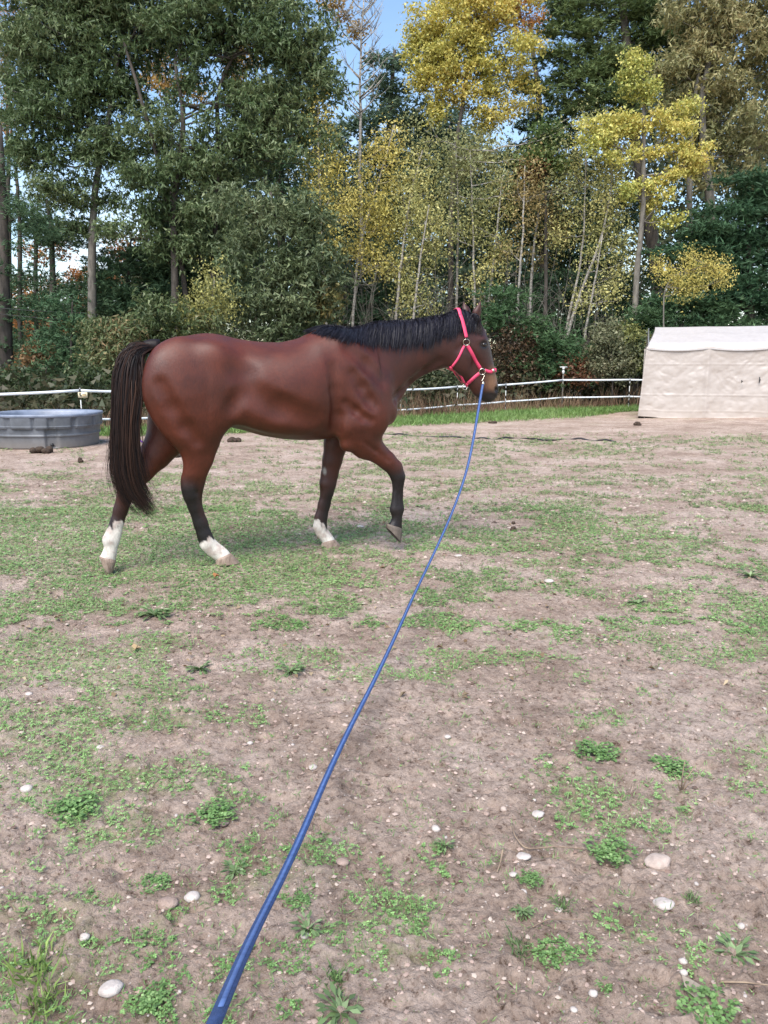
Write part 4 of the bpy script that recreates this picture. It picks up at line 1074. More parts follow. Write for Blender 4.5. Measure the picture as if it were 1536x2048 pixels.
def clover(r, x, y, s, pal, m, seed=0, per=3, h=1.0):
    """three round leaflets on top of a short stem"""
    n = len(x); a0 = r.uniform(0, 6.28, n)
    z = H(x, y) + s * h * r.uniform(.2, 1.6, n)
    tone = noise2(x * 2.3, y * 2.3, seed)
    c = palette(r, pal, n, tone)
    tl = rv(r, n) * .35
    for k in range(per):
        an = a0 + k * 2 * PI / per
        D = np.stack([np.cos(an), np.sin(an), r.uniform(-.25, .35, n)], -1)
        V, F = leaf_cards(np.stack([x, y, z], -1), D, np.array([[0, 0, 1.0]]) + tl, s * r.uniform(.8, 1.15, n), s * r.uniform(.75, .95, n), .12)
        m.add(V, F, np.repeat(c * r.uniform(.88, 1.12, n)[:, None], 4, 0))
r = rng(500)
m = MB()
x, y = sample_cover(r, 72000, 1.25, 4.2, .95)
q = r.random(len(x)) < .55; clover(r, x[q], y[q], np.interp(y[q], [1.2, 4], [.0065, .010]), CLOV, m, 3)
print('near clover', q.sum())
x, y = sample_cover(r, 62000, 3.9, 7.6, .95)
clover(r, x, y, np.interp(y, [4, 8], [.010, .015]), CLOV, m, 3)
print('mid clover', len(x))
x, y = sample_cover(r, 52000, 7.2, 16.5, .95)
clover(r, x, y, np.interp(y, [7, 16], [.016, .030]), [(.08, .145, .055), (.15, .24, .085), (.25, .35, .135), (.34, .38, .18)], m, 3, h=.8)
print('far clover', len(x))
o = m.build('clover', M_weed, None, smooth=False, col=True); tag(o, 'low clover and small leafy weeds in patches over the paddock', 'clover', kind='stuff')
m = MB()
x, y = sample_cover(r, 9000, 1.25, 4.5, .9); blades(r, x, y, np.interp(y, [1.2, 4], [.022, .04]), np.interp(y, [1.2, 4], [.0016, .003]), CLOV, m, .9, 5, 5)
x, y = sample_cover(r, 18000, 4.2, 16.5, 1.1); blades(r, x, y, np.interp(y, [4, 16], [.035, .06]), np.interp(y, [4, 16], [.003, .009]), [(.08, .14, .06), (.15, .23, .09), (.25, .28, .14), (.34, .29, .19)], m, 1.0, 5, 5)
# thin sprigs standing everywhere between the patches
nn = 12000; yv = 1.3 * (7.5) ** r.random(nn); xv = (r.random(nn) * 2 - 1) * (yv * .56 + .4); kk = wfield(xv, yv) + r.random(nn) >  .62; xv, yv = xv[kk], yv[kk]
blades(r, xv, yv, np.interp(yv, [1.2, 10], [.020, .045]), np.interp(yv, [1.2, 10], [.0022, .005]), CLOV, m, 1.2, 5, 3, .6)
# strip of fresh grass along the fence
ns = 15000; xs = r.uniform(-7.5, 13, ns)
ypos = np.interp(xs, [-7.5, -5, -2.5, 0, 1, 3, 5, 8, 13], [15.5, 15.6, 16.8, 18.6, 19.3, 21, 22.3, 23.6, 23.8]) + r.normal(size=ns) * .8 - .3 + (r.random(ns) ** 2) * 1.5
kp = ypos > np.interp(xs, [-7.5, -5, 0, 1, 5, 7, 13], [15.2, 15.1, 17.4, 18.0, 20.4, 22.8, 23.0]); xs, ypos = xs[kp], ypos[kp]
blades(r, xs, ypos, r.uniform(.08, .20, len(xs)), np.full(len(xs), .016), [(.07, .14, .035), (.13, .23, .06), (.20, .30, .09), (.24, .30, .13)], m, .7, 8, 4)
o = m.build('grass', M_weed, None, smooth=False, col=True); tag(o, 'short green grass among the clover and along the fence', 'grass', kind='stuff')
# dry brown stalks beyond the fence
m = MB(); nd = 5200; xs = r.uniform(-10, 15, nd)
yd = np.interp(xs, [-10, -5, -2.5, 0, 1, 3, 5, 8, 15], [15.6, 16, 17.4, 19.3, 20.2, 22.0, 23.3, 24.2, 24.4]) + r.random(nd) * 2.6
hgt = r.uniform(.12, .8, nd) * np.interp(noise2(xs * 1.1, yd, 3), [0, 1], [.5, 1.25])
hgt *= np.interp(xs, [-10, -2, 0, 15], [.75, .9, 1, 1])
blades(r, xs, yd, hgt, np.full(nd, .013), [(.05, .03, .02), (.14, .085, .055), (.30, .20, .13), (.20, .20, .09)], m, .35, 9, 2, .9)
# dry tufts and straw on the paddock
x, y = sample_cover(r, 7000, 1.3, 13, 1.1); blades(r, x, y, np.interp(y, [1.3, 13], [.03, .06]), np.interp(y, [1.3, 13], [.0012, .006]), STRAW, m, 1.6, 5, 3, .25)
nn = 2600; yv = 1.25 * (9) ** r.random(nn); xv = (r.random(nn) * 2 - 1) * (yv * .56 + .4)
blades(r, xv, yv, np.interp(yv, [1.2, 10], [.03, .07]), np.interp(yv, [1.2, 10], [.0014, .005]), [(.12, .085, .06), (.26, .20, .15), (.38, .31, .24)], m, 2.2, 5, 1, .08)
o = m.build('dry_grass', M_dry, None, smooth=False, col=True); tag(o, 'dry brown stalks beyond the fence and straw bits on the dirt', 'dry grass', kind='stuff')
# fallen leaves (tiny specks) between the tank and the shelter
m = MB(); nl_ = 900; yv = r.uniform(3, 17, nl_); xv = (r.random(nl_) * 2 - 1) * (yv * .56)
V, F = leaf_cards(np.stack([xv, yv, H(xv, yv) + .012], -1), rv(r, nl_) * [1, 1, .2], rv(r, nl_) * .5 + [0, 0, 1], r.uniform(.018, .045, nl_), r.uniform(.012, .03, nl_), .5)
m.add(V, F, np.repeat(palette(r, [(.10, .06, .035), (.28, .20, .12), (.46, .38, .26)], nl_), 4, 0))
o = m.build('leaf_litter', M_dry, None, smooth=False, col=True); tag(o, 'fallen leaves scattered thinly over the paddock', 'leaf litter', kind='stuff')

# rosette weeds and tufts one can single out
def rosette(px, py, wpx, kind, lab, seed):
    r = rng(seed); g = G(px, py + wpx * .1); t = np.linalg.norm(g - [0, 0, CAM_H]); R = wpx / 2 * t / FPX
    m = MB()
    if kind == 'leafy':
        n = 26; an = r.uniform(0, 6.28, n); D = np.stack([np.cos(an), np.sin(an), r.uniform(.05, .9, n)], -1)
        for k in range(2):
            Cc = np.zeros((n, 3)) + (D * [[.45 * k * R]] if k else 0)
            V, F = leaf_cards(Cc + [0, 0, .004], D + ([0, 0, -.5] if k else 0), np.array([[0, 0, 1.0]]) + rv(r, n) * .25, R * r.uniform(.5, .75, n), R * r.uniform(.16, .26, n), .1)
            m.add(V, F, np.repeat(palette(r, [(.09, .15, .06), (.16, .24, .10), (.27, .35, .18)], n), 4, 0))
    elif kind == 'blade':
        n = 70; C = np.c_[r.normal(size=(n, 2)) * R * .35, np.zeros(n)]; V, F = leaf_cards(C, rv(r, n) * .8 + [0, 0, .8], rv(r, n), R * r.uniform(.5, 1.1, n), R * r.uniform(.05, .1, n), -.3)
        m.add(V, F, np.repeat(palette(r, YGR if 'yellow' in lab or 'bright' in lab else [(.06, .11, .04), (.12, .19, .07), (.20, .27, .12)], n), 4, 0))
    else:
        n = 120; q = rv(r, n)[:, :2] * (r.random(n) ** .5)[:, None] * R; s_ = R * .16; a0 = r.uniform(0, 6.28, n)
        c = palette(r, CLOV, n) * .78
        for k in range(3):
            an = a0 + k * 2.094; D = np.stack([np.cos(an), np.sin(an), r.uniform(-.2, .3, n)], -1)
            V, F = leaf_cards(np.c_[q, s_ * .4 + r.random(n) * s_ * 1.6], D, np.array([[0, 0, 1.0]]) + rv(r, n) * .35, np.full(n, s_), np.full(n, s_ * .85)); m.add(V, F, np.repeat(c, 4, 0))
    o = m.build('weed_plant', M_weed, None, smooth=False, col=True); o.location = g; tag(o, lab, 'weed', 'weeds that stand out on the bare dirt')
for i, (px, py, w_, kd, lab) in enumerate([
    (1470, 1905, 70, 'leafy', 'tall leafy weed with narrow leaves at the lower right'), (1220, 1975, 50, 'clover', 'clover clump left of the leafy weed near the bottom right'),
    (1420, 2020, 110, 'clover', 'wide bright clover mat in the bottom right corner'), (1045, 1822, 42, 'leafy', 'small broad leaved weed between white stones, lower right'),
    (1125, 1810, 44, 'blade', 'dark grass tuft with fine blades below the largest stone row'), (1385, 1797, 36, 'blade', 'small dark fine tuft just right of the flat grey stone'),
    (1040, 1895, 66, 'blade', 'round fine green grass tuft at the lower right centre'), (1110, 1905, 80, 'clover', 'blue green clover mat beside the round fine tuft'),
    (70, 1940, 100, 'blade', 'bright yellow green grass clump at the lower left corner'), (85, 2010, 90, 'blade', 'bright grass blades at the bottom left corner edge'), (310, 2000, 80, 'clover', 'clover plant with big leaves at the bottom left'),
    (310, 1765, 62, 'clover', 'bright clover patch left of the flat clods'), (150, 1610, 95, 'clover', 'large clover patch at the left, under the pale stones'), (430, 1625, 90, 'clover', 'wide clover patch left of the blue line'),
    (665, 1960, 66, 'blade', 'fine grass tuft just right of the blue line at the bottom'), (680, 2020, 90, 'leafy', 'leafy weed at the bottom edge under the fine tuft'), (615, 1855, 60, 'leafy', 'grey green star shaped weed right of the blue line'),
    (600, 1800, 60, 'clover', 'clover plant touching the right side of the blue line'), (890, 1690, 40, 'leafy', 'small leafy weed right of the line by a grey stone'), (470, 1740, 50, 'leafy', 'pale low weed left of the line on open dirt'),
    (1060, 1755, 50, 'clover', 'small clover right of the cream stone'), (1220, 1700, 90, 'clover', 'thin clover mat left of the largest tan stone'), (1195, 1500, 90, 'clover', 'clover patch right of the line, middle foreground'),
    (1340, 1530, 80, 'clover', 'clover patch at the right beside the dry stem'), (580, 1340, 60, 'leafy', 'dark rosette weed left of the line, mid distance'), (400, 1335, 52, 'leafy', 'dark leafy weed below the green band'), (1275, 1205, 44, 'leafy', 'dark weed at the right mid distance'),
    (1500, 1150, 50, 'leafy', 'round weed at the right edge level with the hooves'), (310, 1225, 70, 'leafy', 'long leafed weed on the grass beneath the hind hooves'), (1395, 1610, 0, '', '')]):
    if lab: rosette(px, py, w_, kd, lab, 700 + i)

# sticks and roots
M_stick = simple_mat('stick', (.30, .22, .15), (.16, .11, .08), 30, .9)
def stick(pxs, rad, lab, name='stick', rise=.006):
    P = np.array([G(px, py) + [0, 0, rise + (pz if pz else 0)] for px, py, pz in pxs]); u = np.linspace(0, 1, 16); u0 = np.linspace(0, 1, len(P))
    Q = np.stack([np.interp(u, u0, P[:, i]) for i in range(3)], 1); Q[1:-1] = (Q[:-2] + 2 * Q[1:-1] + Q[2:]) / 4
    m = MB(); m.tube(Q - P[0], np.linspace(rad, rad * .5, 16), 6); o = m.build(name, M_stick); o.location = P[0]; tag(o, lab, 'stick'); return o
stick([(1025, 1652, 0), (1028, 1680, .01), (1050, 1703, 0), (1110, 1702, .01), (1165, 1701, 0)], .0028, 'curved pale root lying on the dirt above a long pale stone', 'root')
stick([(1005, 1715, .02), (1001, 1732, .005), (994, 1748, 0)], .0035, 'short upright tan twig stub left of the curved root')
stick([(1065, 1858, 0), (1095, 1845, .004), (1172, 1843, 0)], .0022, 'thin straight twig lying right of a small weed')
stick([(1440, 1968, 0), (1490, 1972, .004), (1540, 1975, 0)], .003, 'dark twig at the right edge above the clover mat')
stick([(880, 1180 + 20, 0), (900, 1225, 0), (930, 1235, 0)], .004, 'small dark twig on the dirt right of the line, mid distance')
root = empty('dry_weed', G(1362, 1585)); tag(root, 'dry branching pale stem standing on the dirt at the right', 'dead plant')
m = MB()
for (dx, dz) in [(.0, .12), (.035, .10), (-.03, .07), (.055, .06)]:
    m.tube([[0, 0, 0], [dx * .4, 0, dz * .5], [dx, -.01, dz]], [.003, .002, .001], 5)
m.build('stem', M_stick, root)
for px, py, c, lab in [(430, 1156, (.34, .14, .05), 'orange brown fallen leaf on the grass below the horse'), (270, 1302, (.40, .28, .15), 'upright tan fallen leaf left of the horse shadow area'), (1380, 1990, (.3, .25, .2), 'curled grey brown leaf at the lower right')]:
    g = G(px, py); V, F = leaf_cards(np.zeros((3, 3)) + [0, 0, .008], np.array([[1, 0, .5], [-.3, .6, .8], [.2, -1, .4]]), np.array([[0, 0, 1.0]] * 3), np.full(3, .035), np.full(3, .03), .5)
    o = mk('fallen_leaf', V, F, simple_mat('leaf_' + lab[:4], c, None, 60, .8), smooth=False); o.location = g; tag(o, lab, 'leaf')

# ------------------------------------------------------------------ horse: one smooth body grown from blended volumes
YAW = math.radians(22)
HO = np.array([-.80, 5.50, 0.0]); HF = np.array([math.cos(YAW), math.sin(YAW), 0]); HN = np.array([-math.sin(YAW), math.cos(YAW), 0])
def L(px, py, lat=0.0):
    """horse coordinates (along, up) of the point of the vertical plane at a lateral offset that is seen at a pixel"""
    d = ray(px, py); o = np.array([0, 0, CAM_H]) - HO
    t = (lat - o @ HN) / (d @ HN)
    p = o + d * t
    return np.array([p @ HF, p[2]])
def toworld(P):
    P = np.asarray(P, float); return HO + P[..., :1] * HF + P[..., 1:2] * HN + P[..., 2:3] * np.array([0, 0, 1.0])
def tolocal(p):
    q = np.asarray(p, float) - HO; return np.stack([q @ HF, q @ HN, q[..., 2]], -1)

h_ = .010
g0 = np.array([-1.35, -.42, -.06]); g1 = np.array([1.95, .42, 1.95])
dims = np.ceil((g1 - g0) / h_).astype(int) + 1
SD = np.full(dims, .5, np.float32)
ax_ = [g0[i] + np.arange(dims[i]) * h_ for i in range(3)]
def sub(lo, hi):
    a = np.clip(np.floor((np.array(lo) - g0) / h_).astype(int), 0, dims); b_ = np.clip(np.ceil((np.array(hi) - g0) / h_).astype(int) + 1, 0, dims)
    sl = tuple(slice(a[i], b_[i]) for i in range(3))
    return sl, ax_[0][sl[0]][:, None, None], ax_[1][sl[1]][None, :, None], ax_[2][sl[2]][None, None, :]
def smin(a, b, k):
    h = np.clip(.5 + .5 * (b - a) / k, 0, 1); return b * (1 - h) + a * h - k * h * (1 - h)
def put(sl, d, k):
    SD[sl] = smin(SD[sl], d.astype(np.float32), k)
def cut(sl, d, k):
    SD[sl] = -smin(-SD[sl], d.astype(np.float32), k)
def seg(P0_, P1_, r0, r1, w0, w1, k=.03, carve=False):
    """tapered limb piece between two points (s, l, z); r = radius in the side view, w = half width across"""
    P0_ = np.array(P0_, float); P1_ = np.array(P1_, float); R = max(r0, r1, w0, w1) + k + .03
    sl, X, Y_, Z = sub(np.minimum(P0_, P1_) - R, np.maximum(P0_, P1_) + R)
    v = P1_ - P0_; t = np.clip(((X - P0_[0]) * v[0] + (Y_ - P0_[1]) * v[1] + (Z - P0_[2]) * v[2]) / (v @ v), 0, 1)
    r_ = r0 + (r1 - r0) * t; w_ = w0 + (w1 - w0) * t
    dx = X - P0_[0] - v[0] * t; dy = (Y_ - P0_[1] - v[1] * t) * (r_ / w_); dz = Z - P0_[2] - v[2] * t
    q = np.sqrt(dx * dx + dy * dy + dz * dz)
    d = (q - r_) * np.minimum(1, w_ / r_)
    (cut if carve else put)(sl, -d if carve else d, k) if not carve else cut(sl, d, k)
def ell(c, r, k=.03, rot=0.0, carve=False):
    c = np.array(c, float); r = np.array(r, float); R = r.max() + k + .03
    sl, X, Y_, Z = sub(c - R, c + R)
    X = X - c[0]; Y_ = Y_ - c[1]; Z = Z - c[2]
    cr_, sr_ = math.cos(rot), math.sin(rot)
    u = X * cr_ + Z * sr_; w = -X * sr_ + Z * cr_
    q = np.sqrt((u / r[0]) ** 2 + (Y_ / r[1]) ** 2 + (w / r[2]) ** 2)
    d = (q - 1) * r.min()
    (cut if carve else put)(sl, d, k)
def cut(sl, d, k):
    # remove the inside of d from the body, smoothly
    a = SD[sl]; b_ = -d.astype(np.float32)
    h = np.clip(.5 - .5 * (b_ - a) / k, 0, 1)
    SD[sl] = b_ * (1 - h) + a * h + k * h * (1 - h)
def limb(secs, lat, k=.02):
    """secs: (edge pixel, edge pixel, half width across, optional lateral) from top to bottom"""
    pts = []
    for s in secs:
        lt = s[3] if len(s) > 3 else lat
        a = L(*s[0], lt); b_ = L(*s[1], lt); c = (a + b_) / 2
        pts.append((np.array([c[0], lt, c[1]]), np.linalg.norm(a - b_) / 2 * .985, s[2]))
    for p, q in zip(pts[:-1], pts[1:]): seg(p[0], q[0], p[1], q[1], p[2], q[2], k)
    return pts

# trunk: profile stations (pixel column, top, bottom, half width, squareness)
st = [(287, 757, 768, .05), (291, 728, 792, .10), (300, 702, 815, .155), (320, 686, 842, .215), (350, 677, 855, .26), (390, 669, 858, .285), (417, 665.5, 856, .285), (444, 669, 852, .27), (478, 678, 859, .262),
      (518, 683.5, 871, .285), (562, 685, 878, .305), (600, 677, 880, .30), (625, 663, 880, .285), (648, 654, 878, .265), (680, 655, 874, .25), (720, 672, 868, .245), (750, 700, 858, .225), (772, 735, 838, .17), (784, 765, 806, .09)]
S_ = []
for px, tp, bt, w_ in st:
    a = L(px, tp); b_ = L(px, bt, 0); S_.append(((a[0] + b_[0]) / 2, a[1], b_[1], w_))
S_ = np.array(S_)
sl, X, Y_, Z = sub([-1.3, -.42, .6], [.75, .42, 1.85])
xs_ = X[:, 0, 0]
def ip(c): 
    return np.interp(xs_, S_[:, 0], S_[:, c])[:, None, None]
def sm1(a):
    for _ in range(14): 
        a = a.copy(); a[1:-1] = (a[:-2] + 2 * a[1:-1] + a[2:]) / 4
    return a
tp_ = sm1(ip(1)); bt_ = sm1(ip(2)); wd_ = sm1(ip(3))
zc = tp_ * .5 + bt_ * .5; hz = np.maximum((tp_ - bt_) / 2, .02)
zm = zc - .02
vz = (Z - zc) / hz
wl = wd_ * (1 - .10 * np.clip(vz, 0, 1) ** 2)
q = (np.abs(Y_ / wl) ** 2.25 + np.abs(vz) ** 2.25) ** (1 / 2.25)
d = (q - 1) * np.minimum(wl, hz)
over = np.maximum(S_[0, 0] - X, X - S_[-1, 0])
d = np.maximum(d, over + 0 * d)
put(sl, d, .01)

# neck
def L3(px, py, lat=0.): a = L(px, py, lat); return np.array([a[0], lat, a[1]])
neck = [((668, 664), (765, 852), .185), ((705, 664), (782, 812), .160), ((745, 660), (798, 771), .120), ((799, 652), (820, 756), .095), ((850, 646), (856, 737), .080), ((893, 641), (884, 727), .076), ((922, 637), (900, 722), .072)]
limb(neck, 0, .05)
# head: (jaw edge, front edge)
head = [((893, 692), (945, 634), .068), ((899, 712), (962, 652), .094), ((905, 732), (971, 676), .098), ((916, 747), (977, 700), .080), ((932, 762), (981.5, 722), .064), ((941, 776), (986.5, 744), .054), ((950, 787), (991, 761), .050), ((962, 796), (991.5, 777), .046)]
limb(head, 0, .02)
for sgn in (-1, 1):
    ell([*L(926, 716, sgn * .05)[:1], sgn * .052, L(926, 716, sgn * .05)[1]], [.135, .042, .115], .03, -.9)       # cheek
    a = L(965, 683, sgn * .08); ell([a[0] - .01, sgn * .070, a[1] + .008], [.050, .036, .030], .025)                # brow
    a = L(968, 722, sgn * .05); seg([a[0] - .03, sgn * .055, a[1] + .10], [a[0] + .005, sgn * .045, a[1] - .03], .014, .010, .014, .010, .03)   # face crest
    a = L(989, 778, sgn * .035); ell([a[0] - .004, sgn * .034, a[1] + .004], [.036, .022, .045], .018, .3)           # nostril rim
    a = L(991, 780, sgn * .04); ell([a[0], sgn * .050, a[1]], [.013, .022, .024], .008, .3, carve=True)
    a = L(968, 689, sgn * .09); ell([a[0] + .002, sgn * .102, a[1]], [.026, .026, .019], .010, -.3, carve=True)
    a = L(954, 745, sgn * .06); ell([a[0], sgn * .085, a[1]], [.05, .035, .10], .03, .5, carve=True)               # hollow before the cheek
    # ears
    if sgn < 0: e0, e1, e2 = L3(949, 640, -.045), L3(954, 625, -.058), L3(961.5, 602, -.070)
    else: e0, e1, e2 = L3(937, 640, .045), L3(932, 622, .07), L3(927, 604, .085)
    seg(e0, e1, .032, .038, .028, .028, .015); seg(e1, e2, .038, .008, .028, .009, .006)
    off = np.array([.022, sgn * .024, .004]); seg(e1 + off - [0, 0, .02], e2 + off * .75 - [0, 0, .02], .018, .004, .016, .004, .006, carve=True)
# lips and chin
a = L(976, 797); ell([a[0], 0, a[1] + .006], [.040, .036, .022], .015, -.2)
a = L(988, 789); ell([a[0] - .006, 0, a[1] + .006], [.030, .040, .026], .015)
for sgn in (-1, 1):
    p = L(990, 792, sgn * .04); q2 = L(972, 788, sgn * .05); seg([p[0], sgn * .048, p[1]], [q2[0], sgn * .058, q2[1]], .004, .004, .010, .008, .006, carve=True)

# legs (near side = towards the camera: lateral negative)
nh = limb([((298, 745), (440, 740), .15, -.12), ((293, 790), (453, 800), .145, -.14), ((309, 822), (455, 828), .125, -.145), ((333, 858), (446, 852), .10, -.145), ((361, 893), (433, 883), .070, -.14), ((369, 920), (424, 914), .054, -.135), ((367, 944), (415, 942), .044, -.13)], -.14, .03)
limb([((367, 940), (416, 940), .044, -.13), ((361.5, 961), (410.5, 960), .046), ((362, 975), (406.5, 976), .045), ((366, 990), (404, 992), .040), ((375, 1012), (405, 1013), .030), ((386.5, 1048), (416, 1046), .029), ((394, 1072), (424, 1070), .032), ((400, 1092), (431, 1082), .037), ((412, 1105), (441, 1091), .032), ((424, 1113), (452, 1099), .033), ((433, 1119), (461, 1106), .043)], -.11, .012)
oh = limb([((300, 780), (430, 790), .13, .13), ((297, 830), (400, 852), .115, .14), ((294, 868), (368, 890), .085, .14), ((282, 898), (338, 921), .064, .13), ((262, 930), (306, 950), .052, .12), ((243, 958), (284, 972), .044, .11)], .12, .03)
limb([((243, 956), (284, 970), .044, .11), ((236, 971), (277.5, 981), .044), ((233, 990), (266, 998), .038), ((226, 1018), (256, 1023), .030), ((219.5, 1043), (248, 1048), .029), ((212, 1064), (243, 1069), .033), ((204.5, 1079), (240, 1083), .038), ((209, 1094), (235, 1097), .031), ((205, 1105), (233, 1110), .034), ((199, 1113), (232, 1121), .042)], .10, .012)
of = limb([((662, 840), (725, 850), .09, .12), ((648, 884), (696, 888), .062), ((645, 920), (684, 922), .050), ((642, 948), (676, 951), .041), ((639, 967), (672, 969), .044), ((641, 983), (667, 986), .037), ((636, 1008), (660.5, 1011), .027), ((629, 1034), (654.5, 1037), .027), ((626.5, 1052), (653, 1055), .034), ((632, 1066), (656, 1064), .031), ((641, 1078), (664, 1073), .033), ((645, 1085), (670, 1080), .042)], .12, .012)
nf = limb([((668, 800), (786, 770), .11, -.13), ((676, 850), (768, 838), .10, -.14), ((692, 888), (756, 862), .085, -.14), ((712, 907), (757, 872), .068, -.135), ((740, 918), (770, 893), .055, -.13), ((760, 932), (786, 909), .048), ((775, 946), (802, 926), .044)], -.13, .025)
limb([((775, 946), (803, 927), .044), ((782, 958), (810, 950), .043), ((785, 969), (807.5, 967), .036), ((784.5, 990), (806, 990), .028), ((782.5, 1006), (806, 1006), .029), ((780, 1018), (808, 1019), .036), ((784, 1031), (804, 1032), .029), ((783, 1041), (803.5, 1045), .031), ((776, 1049), (804, 1058), .040)], -.13, .010)
a = L(692, 890, -.14); ell([a[0], -.155, a[1]], [.05, .05, .045], .03)         # point of the elbow
# muscle forms on both sides
for sgn in (-1, 1):
    def at(px, py, l): a = L(px, py, -abs(l)); return [a[0], sgn * abs(l), a[1]]
    ell(at(735, 815, .17), [.17, .08, .12], .07, -.8)      # shoulder muscle
    ell(at(700, 850, .165), [.11, .075, .10], .06, .5)     # triceps
    ell(at(705, 745, .15), [.10, .065, .19], .08, .35)     # shoulder blade
    ell(at(430, 712, .185), [.10, .075, .08], .09, -.3)    # point of hip
    ell(at(345, 760, .17), [.16, .09, .17], .08, .2)       # rump muscle
    ell(at(425, 815, .175), [.10, .065, .10], .07, -.6)    # stifle
    ell(at(545, 800, .22), [.30, .07, .18], .09)           # barrel
    ell(at(770, 818, .08), [.09, .10, .12], .04, .2)       # breast

def sdv(P):
    q = (np.asarray(P, float) - g0) / h_; q = np.clip(q, 0, dims - 1.001); i = q.astype(int); f = q - i
    v = 0
    for a in (0, 1):
        for b_ in (0, 1):
            for c in (0, 1):
                wgt = (f[..., 0] if a else 1 - f[..., 0]) * (f[..., 1] if b_ else 1 - f[..., 1]) * (f[..., 2] if c else 1 - f[..., 2])
                v = v + wgt * SD[i[..., 0] + a, i[..., 1] + b_, i[..., 2] + c]
    return v
def sdn(P):
    e_ = .012; g = np.stack([sdv(P + np.eye(3)[k] * e_) - sdv(P - np.eye(3)[k] * e_) for k in range(3)], -1)
    return g / (np.linalg.norm(g, axis=-1)[..., None] + 1e-9)
def hit(px, py):
    """point and normal (horse coordinates) of the body surface seen at a pixel"""
    d = ray(px, py); d = np.array([d @ HF, d @ HN, d[2]]); o = tolocal(np.array([0, 0, CAM_H]))
    t = np.arange(3.8, 7.2, .004); P = o + d * t[:, None]; v = sdv(P)
    ok = (v < 0) & np.all((P > g0) & (P < g1), 1)
    if not ok.any():
        v[~np.all((P > g0) & (P < g1), 1)] = 9
        i = int(np.argmin(v)); return P[i], sdn(P[i])
    i = int(np.argmax(ok)); return P[i], sdn(P[i])

def groove(pts, width, deep, k=.04):
    """a soft hollow along pixels of the near side and its twin on the far side; the ends run out to nothing"""
    H_ = [hit(*p) for p in pts]
    hs = []
    for i_, (q_, n_) in enumerate(H_):
        f = deep * (0.15 if i_ in (0, len(H_) - 1) and len(H_) > 1 else 1)
        hs.append(q_ + n_ * (width - f - k * .25))
    for sgn in (1, -1):
        for a_, b_ in zip(hs[:-1], hs[1:]): seg(a_ * [1, sgn, 1], b_ * [1, sgn, 1], width, width, width, width, k, carve=True)
def hollow(px, py, r_, deep, rot=0., k=.05):
    q_, n_ = hit(px, py)
    for sgn in (1, -1): ell((q_ + n_ * (r_[1] - deep)) * [1, sgn, 1], r_, k, rot, carve=True)
hollow(488, 745, [.085, .06, .11], .018, .3)                                       # flank
hollow(470, 805, [.05, .06, .085], .020, -.35)
groove([(664, 735), (668, 780), (673, 830), (676, 862)], .045, .010, .03)           # behind the shoulder
groove([(708, 748), (724, 776), (738, 800), (748, 812)], .04, .006, .04)           # front edge of the shoulder blade
groove([(692, 806), (712, 822), (728, 836), (742, 842)], .025, .004, .03)
groove([(878, 722), (850, 742), (822, 765), (800, 785), (790, 800)], .03, .010, .03)   # jugular groove
groove([(322, 770), (345, 815), (372, 855), (392, 880)], .045, .006, .045)          # groove of the thigh
groove([(728, 884), (752, 902), (778, 922)], .016, .006, .012)
groove([(700, 700), (735, 730), (762, 760)], .05, .006, .05)
groove([(505, 790), (560, 815), (620, 835)], .10, .006, .06)
groove([(915, 700), (928, 690), (945, 705), (950, 725)], .02, .005, .02)           # edge of the cheek
groove([(399, 958), (395, 985), (404, 1012)], .014, .006, .010)
groove([(800, 965), (797, 990), (797, 1012)], .010, .004, .008)

def surface_nets(D):
    ins = D < 0
    c = [ins[i:ins.shape[0] - 1 + i, j:ins.shape[1] - 1 + j, k:ins.shape[2] - 1 + k] for i in (0, 1) for j in (0, 1) for k in (0, 1)]
    s = sum(x.astype(np.uint8) for x in c); act = (s > 0) & (s < 8)
    idx = np.argwhere(act); n = len(idx)
    ID = np.full(act.shape, -1, np.int32); ID[act] = np.arange(n)
    acc = np.zeros((n, 3)); cnt = np.zeros(n)
    cor = [(i, j, k) for i in (0, 1) for j in (0, 1) for k in (0, 1)]
    val = {q: D[idx[:, 0] + q[0], idx[:, 1] + q[1], idx[:, 2] + q[2]] for q in cor}
    for a in cor:
        for ax in range(3):
            if a[ax] == 0:
                b_ = list(a); b_[ax] = 1; b_ = tuple(b_)
                va, vb = val[a], val[b_]; m_ = (va < 0) != (vb < 0)
                t = np.where(m_, va / np.where(m_, va - vb, 1), 0)
                p = np.array(a, float)[None] + np.zeros((n, 3)); p[:, ax] += t
                acc[m_] += p[m_]; cnt[m_] += 1
    V = idx + acc / cnt[:, None]
    Fs = []
    for ax in range(3):
        o1, o2 = [(1, 2), (2, 0), (0, 1)][ax]
        s0 = [slice(None)] * 3; s1 = [slice(None)] * 3; s0[ax] = slice(0, -1); s1[ax] = slice(1, None)
        A_, B_ = ins[tuple(s0)], ins[tuple(s1)]
        e = np.argwhere(A_ != B_)
        e = e[(e[:, o1] > 0) & (e[:, o2] > 0) & (e[:, o1] < D.shape[o1] - 1) & (e[:, o2] < D.shape[o2] - 1)]
        f = []
        for da, db in ((0, 0), (1, 0), (1, 1), (0, 1)):
            q = e.copy(); q[:, o1] -= da; q[:, o2] -= db; f.append(ID[q[:, 0], q[:, 1], q[:, 2]])
        f = np.stack(f, -1); fl = A_[e[:, 0], e[:, 1], e[:, 2]]
        f[fl] = f[fl][:, ::-1]
        Fs.append(f[:, ::-1])
    return V, np.vstack(Fs)
Vh, Fh = surface_nets(SD)
Vh = g0 + Vh * h_
